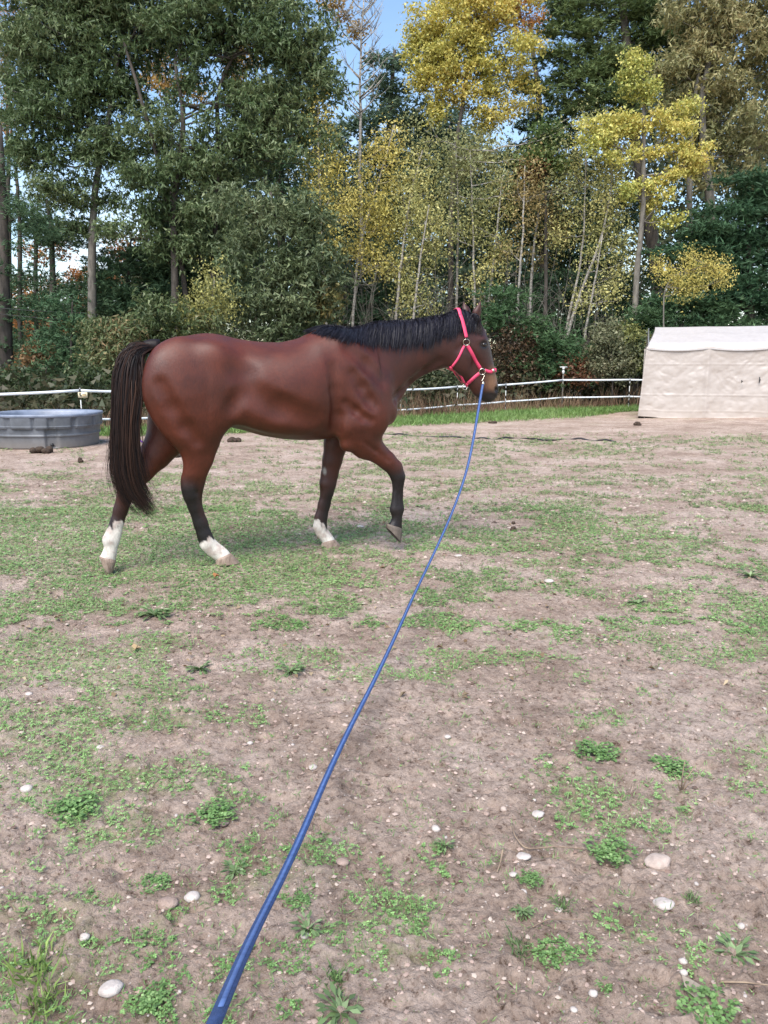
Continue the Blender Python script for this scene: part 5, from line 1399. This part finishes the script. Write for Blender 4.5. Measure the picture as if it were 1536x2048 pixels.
# light smoothing
e = np.vstack([Fh[:, [i, (i + 1) % 4]] for i in range(4)])
for it in range(4):
    acc = np.zeros_like(Vh); cn = np.bincount(e[:, 0], minlength=len(Vh)) + np.bincount(e[:, 1], minlength=len(Vh))
    for c_ in range(3): acc[:, c_] = np.bincount(e[:, 0], Vh[e[:, 1], c_], len(Vh)) + np.bincount(e[:, 1], Vh[e[:, 0], c_], len(Vh))
    Vh = Vh * .45 + .55 * acc / np.maximum(cn, 1)[:, None]
print('horse verts', len(Vh))

# coat colours by place
def lz(px, py, lat): return L(px, py, lat)
sx_, lx_, zx_ = Vh[:, 0], Vh[:, 1], Vh[:, 2]
def sg(x, a, b_): return np.clip((x - a) / (b_ - a), 0, 1)
nz1 = fbm(sx_ * 3 + 9, zx_ * 3 + lx_ * 2, 201, 3); nz2 = fbm(sx_ * 22 + 9, zx_ * 22 + lx_ * 9, 203, 2); nz3 = noise2(sx_ * 60, lx_ * 60, 207)
bay = np.array([.075, .0150, .0060]); dk = np.array([.032, .009, .006]); blk = np.array([.006, .0045, .005]); wht = np.array([.62, .56, .50]); tan_ = np.array([.20, .10, .05])
col_ = bay[None] * (.80 + .4 * nz1)[:, None]
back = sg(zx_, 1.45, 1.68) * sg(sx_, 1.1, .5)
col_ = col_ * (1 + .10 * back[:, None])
def mixc(c, m_): 
    global col_
    col_ = col_ * (1 - m_[:, None]) + c * m_[:, None]
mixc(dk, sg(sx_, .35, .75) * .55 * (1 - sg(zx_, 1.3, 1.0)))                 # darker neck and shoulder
mixc(dk, sg(.30 - np.abs(zx_ - 1.0) * 0, 0, 1) * 0)
isfore = sx_ > -.05; near = lx_ < 0
def below(py, lat, px, soft): z0 = L(px, py, lat)[1]; return sg(zx_, z0 + soft, z0 - soft)
legz = zx_ < .85
m_ = np.where(isfore & near, below(935, -.13, 790, .06), 0) * (sx_ > .1); mixc(blk, m_ * .96)
m_ = np.where(isfore & ~near, below(965, .12, 655, .10), 0) * legz
mixc(dk * .8, np.where(isfore & ~near, below(900, .12, 655, .1), 0) * legz * .5)
ofc = L(655, 965, .12)[0] - (L(655, 965, .12)[1] - zx_) * .19
mixc(blk, m_ * sg(sx_, ofc - .05, ofc + .02) * .95 + m_ * .35 * (1 - sg(sx_, ofc - .05, ofc + .02)))
m_ = np.where(~isfore & near, below(962, -.11, 385, .06), 0) * legz * (sx_ > -1.0)
bc = np.interp(zx_, [L(410, 1078, -.11)[1], L(392, 1020, -.11)[1], L(383, 970, -.11)[1], L(390, 930, -.11)[1]], [L(408, 1078, -.11)[0], L(393, 1020, -.11)[0], L(388, 970, -.11)[0], L(372, 930, -.11)[0]])
mixc(dk * .7, m_ * .8); mixc(blk, m_ * (1 - sg(sx_, bc - .01, bc + .05)) * .95)
mixc(blk, np.where(~isfore & near, below(1040, -.11, 400, .05), 0) * legz * .85)
m_ = np.where(~isfore & ~near, below(985, .11, 245, .10), 0) * legz * (sx_ < -.72)
mixc(dk * .65, m_ * .85); mixc(blk, np.where(~isfore & ~near, below(1030, .11, 235, .05), 0) * legz * .6 * (sx_ < -.72))
# white socks with ragged tops
rag = (nz2 - .5) * .10 + (nz3 - .5) * .05
pnk = np.array([.40, .29, .25])
m_ = sg(zx_ + rag, L(408, 1078, -.11)[1] + .008, L(408, 1078, -.11)[1] - .008) * (~isfore & near & (sx_ > -.95)); mixc(wht * (.86 + .28 * nz2)[:, None], m_)
m_ = sg(zx_ + rag, L(230, 1047, .10)[1] + .008, L(230, 1047, .10)[1] - .008) * (~isfore & ~near & (sx_ < -.72)); mixc(wht * (.80 + .34 * nz2)[:, None], m_)
zb = L(631, 1038, .12)[1]; slope = (sx_ - L(627, 1038, .12)[0]) / (L(653, 1057, .12)[0] - L(627, 1038, .12)[0])
lim = zb - np.clip(slope, 0, 1.1) * (zb - L(653, 1057, .12)[1]); m_ = sg(zx_ + rag, lim + .008, lim - .008) * (isfore & ~near & legz); mixc(wht * (.84 + .3 * nz2)[:, None], m_)
sock = (col_[:, 2] > .2); mott = np.clip((fbm(sx_ * 30 + 4, zx_ * 34 + lx_ * 20, 211, 3) - .50) * 6, 0, 1) * .6
col_ = np.where(sock[:, None], col_ * (1 - mott[:, None]) + pnk * mott[:, None], col_)
# belly, face, muzzle
hd = (sx_ > 1.18)
mixc(dk * 1.15, hd * .6)
muz = L(985, 765)
dm = np.hypot((sx_ - L(985, 762)[0]) / .075, (zx_ - L(985, 762)[1]) / .10); mixc(tan_, hd * np.clip(1.6 - dm, 0, 1) * .85)
dch = np.hypot((sx_ - L(974, 797)[0]) / .11, (zx_ - L(974, 797)[1]) / .055); mixc(blk * 1.6, hd * np.clip(2.0 - dch * 1.35, 0, 1) * .95)
dn_ = np.hypot((sx_ - L(993, 780)[0]) / .040, (zx_ - L(993, 780)[1]) / .050); mixc(blk * 1.2, hd * np.clip(2.0 - dn_ * 1.3, 0, 1))
for sgn in (-1, 1):
    a = L(967, 689, -.08); de = np.sqrt(((sx_ - a[0]) / .034) ** 2 + ((zx_ - a[1]) / .026) ** 2); mixc(blk * 1.3, hd * np.clip(1.7 - de, 0, 1) * .85 * (np.abs(lx_) > .04))
# crotch, elbow pit
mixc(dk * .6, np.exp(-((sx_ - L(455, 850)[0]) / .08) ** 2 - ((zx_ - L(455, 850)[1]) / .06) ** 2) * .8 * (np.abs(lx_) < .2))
a = L(651, 943, .07); mixc(wht * .55, np.clip(1.6 - np.hypot((sx_ - a[0]) / .010, (zx_ - a[1]) / .022), 0, 1) * (lx_ > 0) * .8)
Wv = toworld(Vh)

hroot = empty('horse', toworld(np.array([0, 0, 0])))
hb = np.array(hroot.location)
tag(hroot, 'bay horse with black mane walking to the right, three white socks, one forefoot lifted', 'horse')
coat, n, b = newmat('bay_coat')
a_ = n.nodes.new('ShaderNodeAttribute'); a_.attribute_name = 'col'
tc = n.nodes.new('ShaderNodeTexCoord')
mpn = n.nodes.new('ShaderNodeMapping'); mpn.inputs['Scale'].default_value = (1, 1, .35); n.links.new(tc.outputs['Object'], mpn.inputs['Vector'])
t1 = noise_node(n, 90, 5, .7, mpn.outputs['Vector']); t2 = noise_node(n, 5, 4, .6, tc.outputs['Object'])
mr = n.nodes.new('ShaderNodeMapRange'); mr.inputs['From Min'].default_value = .3; mr.inputs['From Max'].default_value = .7; mr.inputs['To Min'].default_value = .82; mr.inputs['To Max'].default_value = 1.18
n.links.new(t1.outputs['Fac'], mr.inputs['Value'])
mr2 = n.nodes.new('ShaderNodeMapRange'); mr2.inputs['From Min'].default_value = .3; mr2.inputs['From Max'].default_value = .7; mr2.inputs["To Min"].default_value = .7; mr2.inputs["To Max"].default_value = 1.3
n.links.new(t2.outputs['Fac'], mr2.inputs['Value'])
mu = n.nodes.new('ShaderNodeMath'); mu.operation = 'MULTIPLY'; n.links.new(mr.outputs['Result'], mu.inputs[0]); n.links.new(mr2.outputs['Result'], mu.inputs[1])
vm = n.nodes.new('ShaderNodeVectorMath'); vm.operation = 'SCALE'; n.links.new(a_.outputs['Color'], vm.inputs[0]); n.links.new(mu.outputs[0], vm.inputs['Scale'])
n.links.new(vm.outputs['Vector'], b.inputs['Base Color'])
mr3 = n.nodes.new('ShaderNodeMapRange'); mr3.inputs['From Min'].default_value = .3; mr3.inputs['From Max'].default_value = .7; mr3.inputs['To Min'].default_value = .38; mr3.inputs['To Max'].default_value = .56
n.links.new(t2.outputs['Fac'], mr3.inputs['Value']); n.links.new(mr3.outputs['Result'], b.inputs['Roughness'])
b.inputs['Specular IOR Level'].default_value = .45; pass
bp = n.nodes.new('ShaderNodeBump'); bp.inputs['Strength'].default_value = .45; bp.inputs['Distance'].default_value = .004
t5 = noise_node(n, 170, 4, .7, mpn.outputs['Vector']); n.links.new(t5.outputs['Fac'], bp.inputs['Height']); n.links.new(bp.outputs['Normal'], b.inputs['Normal'])
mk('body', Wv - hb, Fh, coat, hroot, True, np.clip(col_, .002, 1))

# hooves: a coronet ring and a ground ring
M_hoof_p = simple_mat('hoof_pale', (.34, .25, .195), (.17, .115, .085), 50, .6, .3, 200, stretch=(1, 1, .4))
M_hoof_d = simple_mat('hoof_dark', (.16, .125, .10), (.09, .07, .055), 50, .6, .3, 200, stretch=(1, 1, .4))
M_sole = simple_mat('hoof_sole', (.07, .05, .04), None, 50, .9)
def hoof(lat, c_back, c_front, g_back, g_front, hw, mat, name='hoof', lbl=None):
    cb, cf, gb, gf = [L(*p, lat) for p in (c_back, c_front, g_back, g_front)]
    k = 22; th = np.arange(k) / k * 2 * PI; V = []
    for f in (-.12, .0, .12, .3, .55, .8, 1.0):
        b0_, f0_ = cb * (1 - f) + gb * f, cf * (1 - f) + gf * f
        c = (b0_ + f0_) / 2; r_ = (f0_ - b0_) / 2; sc = .80 if f < 0 else (.97 if f == 0 else 1.0)
        ww_ = hw * (1 + .16 * f) * sc
        co = np.cos(th); co = np.sign(co) * np.abs(co) ** .85
        V.append(np.stack([c[0] + r_[0] * co * sc, lat + ww_ * np.sin(th), c[1] + r_[1] * co * sc], -1))
    V = np.array(V); nf_ = len(V)
    ii = np.arange(nf_ - 1)[:, None] * k; jj = np.arange(k)[None]
    F = np.stack([ii + jj, ii + (jj + 1) % k, ii + k + (jj + 1) % k, ii + k + jj], -1).reshape(-1, 4)
    P = V.reshape(-1, 3); lastc = V[-1].mean(0) + (V[0].mean(0) - V[-1].mean(0)) * .08
    o = mk(name, toworld(P) - hb, F, mat, hroot)
    if lbl: o['label'] = lbl
    P2 = np.vstack([V[-1], [lastc]]); mk('sole', toworld(P2) - hb, np.array([[i, (i + 1) % k, k] for i in range(k)]), M_sole, o, False)
    P3 = np.vstack([V[0], [V[0].mean(0)]])
hoof(-.11, (431, 1118), (462, 1106), (431, 1129), (479, 1124), .052, M_hoof_p, lbl='flesh coloured hoof flat on the grass')
hoof(.10, (198, 1113), (233, 1122), (203, 1127), (223, 1151), .050, M_hoof_p, lbl='pale hoof tipped onto its toe')
hoof(.12, (645, 1083), (671, 1079), (641, 1096), (684, 1093), .050, M_hoof_p, lbl='pale hoof standing flat')
hoof(-.13, (772, 1047), (804, 1059), (773, 1055), (800, 1085), .050, M_hoof_d, lbl='dark hoof lifted off the ground')
# eyes
M_eye = simple_mat('eye', (.012, .007, .005), None, 10, .04, spec=.8)
for sgn in (-1, 1):
    a = L(967.5, 689, -.075); c = np.array([a[0] - .002, sgn * .080, a[1]]); V, F = blob_mesh(rng(1), .021, .019, .0165, 12, 16, 0)
    o = mk('eye', V, F, M_eye, hroot); o.location = toworld(c) - hb; o.rotation_euler = (0, 0, YAW)
    m = MB(); up_ = [(-.029, -.003), (-.018, .013), (0, .0185), (.016, .012), (.026, -.002)]; dn2 = [(-.029, -.003), (-.014, -.015), (.004, -.017), (.018, -.011), (.026, -.002)]
    for arc, rr_ in ((up_, .0055), (dn2, .004)):
        P = np.array([[c[0] + q_[0], 0, c[2] + q_[1]] for q_ in arc]); 
        lat_ = []
        for p_ in P:
            ls = np.arange(.02, .13, .002); vv = sdv(np.stack([np.full_like(ls, p_[0]), sgn * ls, np.full_like(ls, p_[2])], -1)); i_ = np.where(vv < 0)[0]; lat_.append(ls[i_[-1]] if len(i_) else .075)
        P[:, 1] = sgn * np.maximum(np.array(lat_), .078); m.tube(toworld(smoothpath(P, 12, rng(2), 0)) - hb, np.full(12, rr_), 6)
    m.build('eyelid', simple_mat('eyelid_skin', (.035, .018, .013), None, 50, .5), hroot)

# ---- hair
M_hair = attr_mat('dark_hair', .5, .2, var=0)
near_l = None
def surf_lat(s_, z_):
    """lateral position of the near side of the body at (along, up)"""
    n_ = len(s_); ls = np.arange(-.34, .02, .004)
    P = np.stack([np.repeat(s_[:, None], len(ls), 1), np.repeat(ls[None], n_, 0), np.repeat(z_[:, None], len(ls), 1)], -1)
    v = sdv(P) < 0
    has = v.any(1); i_ = v.argmax(1)
    return np.where(has, ls[i_], np.nan)
def strands(r, guides, w0, cols, mb):
    """guides (n, m, 3) horse coordinates -> thin tapering ribbons facing outward"""
    n_, m_, _ = guides.shape
    T = np.gradient(guides, axis=1); T /= np.linalg.norm(T, axis=2)[..., None] + 1e-9
    v = toworld(guides) - np.array([0, 0, CAM_H]); v = v / np.linalg.norm(v, axis=2)[..., None]
    Nn = np.array([0, -1.0, .15]) + r.normal(size=(n_, 1, 3)) * .35
    B = np.cross(T, np.broadcast_to(Nn, T.shape)); B /= np.linalg.norm(B, axis=2)[..., None] + 1e-9
    tw_ = np.linspace(0, 1, m_)[None, :, None]; wv = w0[:, None, None] * (1 - .92 * tw_ ** 1.6)
    V = np.stack([guides - B * wv * .5, guides + B * wv * .5], 2).reshape(-1, 3)
    base = (np.arange(n_) * m_ * 2)[:, None] + (np.arange(m_ - 1) * 2)[None]
    F = np.stack([base, base + 1, base + 3, base + 2], -1).reshape(-1, 4)
    mb.add(toworld(V) - hb, F, np.repeat(cols, m_ * 2, 0))
r = rng(600); mb = MB()
nst = 4600; mm_ = 10
crest = np.array([(640, 656), (655, 649), (705, 648), (742, 643), (799, 636), (861, 630), (917, 625), (947, 626)], float)
uu = r.random(nst); cxp = 640 + 307 * uu ** .92
cyp = np.interp(cxp, crest[:, 0], crest[:, 1])
endy = np.interp(cxp, [640, 655, 680, 705, 755, 799, 845, 877, 911, 930, 947], [664, 680, 690, 699, 713, 719, 717, 700, 686, 676, 672]) 
lock = noise2(cxp / 7.0, 0 * cxp, 77)
endy = cyp + (endy - cyp) * (.55 + .14 * lock + r.normal(size=nst) * .12 + .1 * (r.random(nst) < .06))
dxe = np.interp(cxp, [640, 700, 750, 850, 947], [-26, -20, -9, -2, 3]) + (lock - .5) * 4 + r.normal(size=nst) * 2.5
t = np.linspace(0, 1, mm_)
Gd = np.zeros((nst, mm_, 3))
A0 = np.array([L(x_, y_ + 1.5, 0) for x_, y_ in zip(cxp, cyp)])
zs_ = np.arange(1.0, 1.9, .004); sg_ = np.linspace(A0[:, 0].min() - .02, A0[:, 0].max() + .02, 200)
Pt = np.stack([np.repeat(sg_[:, None], len(zs_), 1), np.zeros((200, len(zs_))), np.repeat(zs_[None], 200, 0)], -1)
topz = zs_[len(zs_) - 1 - np.argmax((sdv(Pt) < 0)[:, ::-1], 1)]
A0[:, 1] = np.interp(A0[:, 0], sg_, topz) + .006 + r.random(nst) * .012
A1 = np.array([L(x_ + dx_, y_, -.10) for x_, dx_, y_ in zip(cxp, dxe, endy)])
Gd[..., 0] = A0[:, :1] * (1 - t) + A1[:, :1] * t + np.sin(t * PI)[None] * (r.normal(size=(nst, 1)) * .006)
zz_ = A0[:, 1:] * (1 - t ** 1.15) + A1[:, 1:] * t ** 1.15; Gd[..., 2] = zz_
sl_ = surf_lat(Gd[..., 0].ravel(), Gd[..., 2].ravel()).reshape(nst, mm_)
sl_ = np.where(np.isnan(sl_), 0, sl_)
off_ = .006 + r.random((nst, 1)) * .022
lat_ = sl_ - off_ * np.clip(t * 4, .15, 1)[None]
for i_ in range(1, mm_): lat_[:, i_] = np.minimum(lat_[:, i_], lat_[:, i_ - 1] * .999 + .004)
lat_[:, 0] = r.normal(size=nst) * .010
Gd[..., 1] = lat_
cc = palette(r, [(.006, .006, .009), (.010, .009, .014), (.020, .018, .025)], nst)
strands(r, Gd, r.uniform(.004, .009, nst), cc, mb)
ob = mb.build('mane', M_hair, hroot, smooth=True, col=True)
# forelock and tuft before the ears
mb = MB(); nf2 = 420; gx = r.uniform(0, 1, nf2)
ax0 = 934 + gx * 26; A0 = np.array([L(x_, 627 + 9 * g_, 0) for x_, g_ in zip(ax0, gx)]); A1 = np.array([L(x_ + r.uniform(-2, 4), 648 + 22 * r.random() + 6 * g_, -.05) for x_, g_ in zip(ax0, gx)])
t = np.linspace(0, 1, 8); Gd = np.zeros((nf2, 8, 3)); Gd[..., 0] = A0[:, :1] * (1 - t) + A1[:, :1] * t; Gd[..., 2] = A0[:, 1:] * (1 - t) + A1[:, 1:] * t
sl_ = surf_lat(Gd[..., 0].ravel(), Gd[..., 2].ravel()).reshape(nf2, 8); sl_ = np.where(np.isnan(sl_), -.01, sl_); Gd[..., 1] = sl_ - .004 - r.random((nf2, 1)) * .012; Gd[:, 0, 1] = r.normal(size=nf2) * .02
strands(r, Gd, r.uniform(.002, .005, nf2), palette(r, [(.008, .007, .008), (.03, .016, .012)], nf2), mb); mb.build('forelock', M_hair, hroot, col=True)
# tail
mb = MB(); ntl = 5200; mt = 12
t = np.linspace(0, 1, mt)
gl = np.array([(312, 691, 6), (290, 692, 13), (272, 700, 20), (262, 722, 28), (258, 755, 34), (254, 800, 31), (251, 850, 28), (252, 900, 27), (256, 945, 28), (268, 982, 26), (288, 1010, 22), (308, 1030, 15)], float)
gt_ = np.r_[0, np.cumsum(np.hypot(np.diff(gl[:, 0]), np.diff(gl[:, 1])))]; gt_ /= gt_[-1]
u_ = np.clip(r.normal(size=ntl) * .48, -1.05, 1.05); depth = r.normal(size=ntl)
st_ = r.random(ntl) ** 1.6 * .30
ln = np.where(r.random(ntl) < .5, r.uniform(.62, .86, ntl), r.uniform(.80, 1.0, ntl))
T_ = st_[:, None] + (ln - st_)[:, None] * t[None]; T_ = np.clip(T_, 0, 1)
cx = np.interp(T_, gt_, gl[:, 0]); cy = np.interp(T_, gt_, gl[:, 1]); cw = np.interp(T_, gt_, gl[:, 2]) * .92
lockn = noise2(u_ * 13 + 20, T_[:, -1] * 0, 88)
spread = np.clip((T_ - st_[:, None]) * 6 + .45, 0, 1)
fly = (r.random(ntl) < .12)[:, None] * r.normal(size=(ntl, 1)) * 20 * (T_ - .4).clip(0) * 2
tx = np.gradient(cx, axis=1); ty = np.gradient(cy, axis=1); nrm_ = np.hypot(tx, ty) + 1e-6
PX = cx + (-ty / nrm_) * 0 + (ty / nrm_) * -u_[:, None] * cw * spread * -1 + fly + np.sin(T_ * (7 + 4 * r.random((ntl, 1))) + r.random((ntl, 1)) * 6) * 2.2 * spread
PY = cy + (tx / nrm_) * u_[:, None] * cw * spread * -1 + (T_ ** 3) * (r.random((ntl, 1)) - .5) * 22
# wisps that leave to the left at the lower half
wl_ = (u_ < -.55)[:, None] * (T_ > .45) * (T_ - .45) * 30 * r.random((ntl, 1)); PX = PX - wl_
lat_t = .0 + depth[:, None] * .028 * np.clip(spread, .2, 1) - .03 * np.sin(T_ * PI)
Gd = np.zeros((ntl, mt, 3))
# plane intersection, vectorised
o_l = tolocal(np.array([0, 0, CAM_H])); aa_ = (1024 - PY) / FPX
dx = (PX - 768) / FPX; dy = math.cos(PITCH) + aa_ * math.sin(PITCH); dz = -math.sin(PITCH) + aa_ * math.cos(PITCH)
ds = dx * HF[0] + dy * HF[1]; dl = dx * HN[0] + dy * HN[1]
tt = (lat_t - o_l[1]) / dl
Gd[..., 0] = o_l[0] + ds * tt; Gd[..., 1] = lat_t; Gd[..., 2] = o_l[2] + dz * tt
# push strands out of the rump
v = sdv(Gd.reshape(-1, 3)).reshape(ntl, mt); nn_ = sdn(Gd.reshape(-1, 3)).reshape(ntl, mt, 3)
push = np.clip(.008 - v, 0, .08)[..., None] * np.where((T_ < .45)[..., None], nn_, 0); push[:, 0] = 0
Gd = Gd + push
cc = palette(r, [(.004, .004, .005), (.009, .007, .008), (.035, .017, .012), (.11, .05, .028)], ntl, np.clip(lockn * .7 + (np.abs(u_) > .4) * .15, 0, 1))
strands(r, Gd, r.uniform(.002, .005, ntl), cc, mb)
P = np.array([L3(x_, y_) for x_, y_ in [(318, 693), (300, 690), (282, 698), (268, 715), (262, 745), (260, 790)]]); Rr = np.array([.05, .045, .042, .036, .028, .012])
mb.tube(toworld(smoothpath(P, 12, r, 0)) - hb, np.interp(np.linspace(0, 1, 12), np.linspace(0, 1, 6), Rr), 10, (.012, .008, .008))
mb.build('tail', M_hair, hroot, col=True)

# ------------------------------------------------------------------ halter
pinkm, n, b = newmat('pink_webbing')
tc = n.nodes.new('ShaderNodeTexCoord'); wv_ = n.nodes.new('ShaderNodeTexWave'); wv_.inputs['Scale'].default_value = 160; n.links.new(tc.outputs['Object'], wv_.inputs['Vector'])
r1 = ramp(n, [(0, (.70, .05, .12)), (1, (.85, .075, .18))]); n.links.new(wv_.outputs['Fac'], r1.inputs['Fac']); n.links.new(r1.outputs['Color'], b.inputs['Base Color']); b.inputs['Roughness'].default_value = .55
M_steel = simple_mat('nickel', (.72, .68, .58), (.6, .55, .45), 40, .22, metal=1.0)
hal = empty('halter', toworld(hit(940, 700)[0])); halo = np.array(hal.location); tag(hal, 'bright pink webbing halter with metal rings on the horse head', 'halter')
def strap(pxs, w_, name='strap', mirror=True, off=.004):
    pts = []
    for a, c in zip(pxs[:-1], pxs[1:]):
        for f in np.linspace(0, 1, 6)[:-1]: pts.append((a[0] * (1 - f) + c[0] * f, a[1] * (1 - f) + c[1] * f))
    pts.append(pxs[-1]); P = []; N_ = []
    for p in pts: q_, n_ = hit(*p); P.append(q_); N_.append(n_)
    P = np.array(P); N_ = np.array(N_)
    for _ in range(2): P[1:-1] = (P[:-2] + 2 * P[1:-1] + P[2:]) / 4; N_[1:-1] = (N_[:-2] + 2 * N_[1:-1] + N_[2:]) / 4
    P = P + N_ * off
    for sgn in ((1, -1) if mirror else (1,)):
        Q = P * [1, sgn, 1]; M_ = N_ * [1, sgn, 1]
        m = MB(); m.ribbon(toworld(Q) - halo, toworld(M_) - HO, w_, .004); m.build(name, pinkm, hal, smooth=False)
    return P, N_
def ring3(px, py, R, rt, mirror=True, off=.008, name='ring'):
    q_, n_ = hit(px, py); q_ = q_ + n_ * off
    for sgn in ((1, -1) if mirror else (1,)):
        c = q_ * [1, sgn, 1]; nn = n_ * [1, sgn, 1]; u1 = np.cross(nn, [0, 0, 1.0]); u1 /= np.linalg.norm(u1); u2 = np.cross(nn, u1)
        th = np.linspace(0, 2 * PI, 25); m = MB(); m.tube(toworld(c + np.outer(np.cos(th), u1) * R + np.outer(np.sin(th), u2) * R) - halo, np.full(25, rt), 6, cap=False); m.build(name, M_steel, hal)
    return q_
strap([(918, 634), (922, 645), (926, 660), (930, 676)], .026, off=.030)
ring3(932.5, 684, .024, .0035)
strap([(935, 691), (943, 706), (952, 722), (961, 737)], .026)
strap([(929, 691), (925, 698), (921, 707), (914, 720), (904, 733)], .017)
strap([(901, 732), (909, 744), (917, 755), (925, 765)], .022)
ring3(964, 743, .024, .0035); 
strap([(959, 746), (950, 753), (942, 760), (936, 766)], .026)
strap([(969, 740), (976, 743), (983, 744)], .024)
# over the nose and the poll, and under the chin, joining both sides
def arch(px, py, cpx, w_, name, up_):
    """a strap round the head from the near side to the far side; cpx = pixel of the head's middle there, up_ = over (1) or under (-1)"""
    q_, n_ = hit(px, py); c = L(*cpx); c = np.array([c[0], 0, c[1]]); v = np.array([q_[0], 0, q_[2]]) - c; top_ = np.array(up_, float); P = []
    lat = abs(q_[1])
    for th in np.linspace(-1, 1, 21):
        f = abs(th) ** 1.5; tgt = np.array([q_[0], 0, q_[2]]) * f + (c + top_ * .25) * (1 - f); dr_ = tgt - c + np.array([0, th * lat * (1 if abs(th) > .3 else abs(th) / .3 * .5 + .5), 0])
        if abs(th) < 1: dr_ = dr_ / np.linalg.norm(dr_)
        ts = np.arange(0, .3, .002); d0 = dr_ / np.linalg.norm(dr_); vv = sdv(c + d0 * ts[:, None]); i_ = int(np.argmax(vv > 0)); P.append(c + d0 * ts[i_])
    P = np.array(P)
    for _ in range(2): P[1:-1] = (P[:-2] + 2 * P[1:-1] + P[2:]) / 4
    P[0] = q_; P[-1] = q_ * [1, -1, 1]
    N_ = sdn(P); P = P + N_ * (.018 if name == 'crown_strap' else .006); m = MB(); m.ribbon(toworld(P) - halo, toworld(N_) - HO, w_, .004); m.build(name, pinkm, hal, smooth=False)
arch(982, 742, (966, 752), .028, 'noseband', (.9, 0, .35))
arch(919, 634, (918, 665), .026, 'crown_strap', (-.1, 0, 1))
arch(935, 766, (955, 748), .022, 'chin_strap', (-.7, 0, -.7))
arch(902, 733, (925, 705), .020, 'throat_strap', (-.5, 0, -.8))
a = L(930, 771, 0); c = np.array([a[0], 0, a[1] - .01]); th = np.linspace(0, 2 * PI, 25); m = MB()
m.tube(toworld(np.stack([c[0] + np.cos(th) * .022, 0 * th, c[2] + np.sin(th) * .022], -1)) - halo, np.full(25, .0035), 6, cap=False); m.build('ring', M_steel, hal)
q_, n_ = hit(984, 741); m = MB(); c = toworld(q_ + n_ * .012) - halo; m.box(c, [.022, .006, .024], None); m.build('buckle', M_steel, hal)

# ------------------------------------------------------------------ lunge line
q_, n_ = hit(966, 748); s0 = toworld(q_ + n_ * .020)
lead = [(966, 766, None), (962, 790, 5.93), (955, 830, 5.75), (947, 880, 5.5), (935, 940, 5.28), (915, 1000, 5.05), (890, 1060, 4.8), (862, 1120, 4.55), (828, 1190, 4.2), (790, 1275, 3.62), (745, 1370, 3.15), (700, 1455, 2.78), (650, 1560, 2.38), (600, 1680, 2.02), (555, 1775, 1.74), (500, 1880, 1.43), (440, 2020, 1.08), (405, 2110, .92), (330, 2260, .72)]
P = []
tstart = np.linalg.norm(s0 - [0, 0, CAM_H]) / np.linalg.norm(ray(966, 748))
for px, py, tq in lead:
    P.append(np.array([0, 0, CAM_H]) + ray(px, py) * (tstart - .01 if tq is None else tq))
P = np.array(P); u0 = np.r_[0, np.cumsum(np.linalg.norm(np.diff(P, axis=0), axis=1))]; u = np.linspace(0, u0[-1], 160)
Q = np.stack([np.interp(u, u0, P[:, i]) for i in range(3)], 1)
for _ in range(30): Q[1:-1] = (Q[:-2] + 2 * Q[1:-1] + Q[2:]) / 4
webm = simple_mat('blue_webbing', (.035, .075, .21), (.022, .052, .15), 60, .65, .5, 300)
line = empty('lunge_line', s0); tag(line, 'long flat blue lunge line running from the halter ring down to the camera', 'lead rope')
vdir = np.array([0, 0, CAM_H]) - Q; vdir /= np.linalg.norm(vdir, axis=1)[:, None]
T = np.gradient(Q, axis=0); T /= np.linalg.norm(T, axis=1)[:, None]; side = np.cross(T, np.array([0, 0, 1.0])); side /= np.linalg.norm(side, axis=1)[:, None]; upn = np.cross(side, T)
an = .25 + .22 * np.sin(np.linspace(0, 5, 160)) ; Nn = upn * np.cos(an)[:, None] + side * np.sin(an)[:, None]; 
m = MB(); m.ribbon(Q - s0, Nn, .021, .0025); m.build('webbing', webm, line, smooth=False)
m = MB(); m.ribbon(Q[:150] - s0 + Nn[:150] * .0028, Nn[:150], .008, .0008); m.build('centre_rib', simple_mat('rib_highlight', (.09, .16, .36), (.06, .11, .28), 60, .6), line, smooth=False)  # raised middle rib; its highlight is painted as a lighter blue
# snap hook
m = MB(); e1 = P[0] - s0; d_ = e1 / np.linalg.norm(e1); sd_ = np.cross(d_, [0, 1, 0]); th = np.linspace(.3, 2 * PI - .1, 20)
c0 = d_ * .030; m.tube(c0 + np.outer(np.cos(th), sd_) * .010 - np.outer(np.sin(th + PI / 2), d_) * .026, np.full(20, .0040), 6)
m.tube([d_ * .055, e1], [.006, .005], 8); m.tube([e1 - d_ * .004, e1 + d_ * .012], [.012, .012], 10); m.build('snap_hook', M_steel, line)
print('tris', sum(sum(len(p.vertices) - 2 for p in me.polygons) if len(me.polygons) < 20000 else len(me.polygons) * 2 for me in bpy.data.meshes))
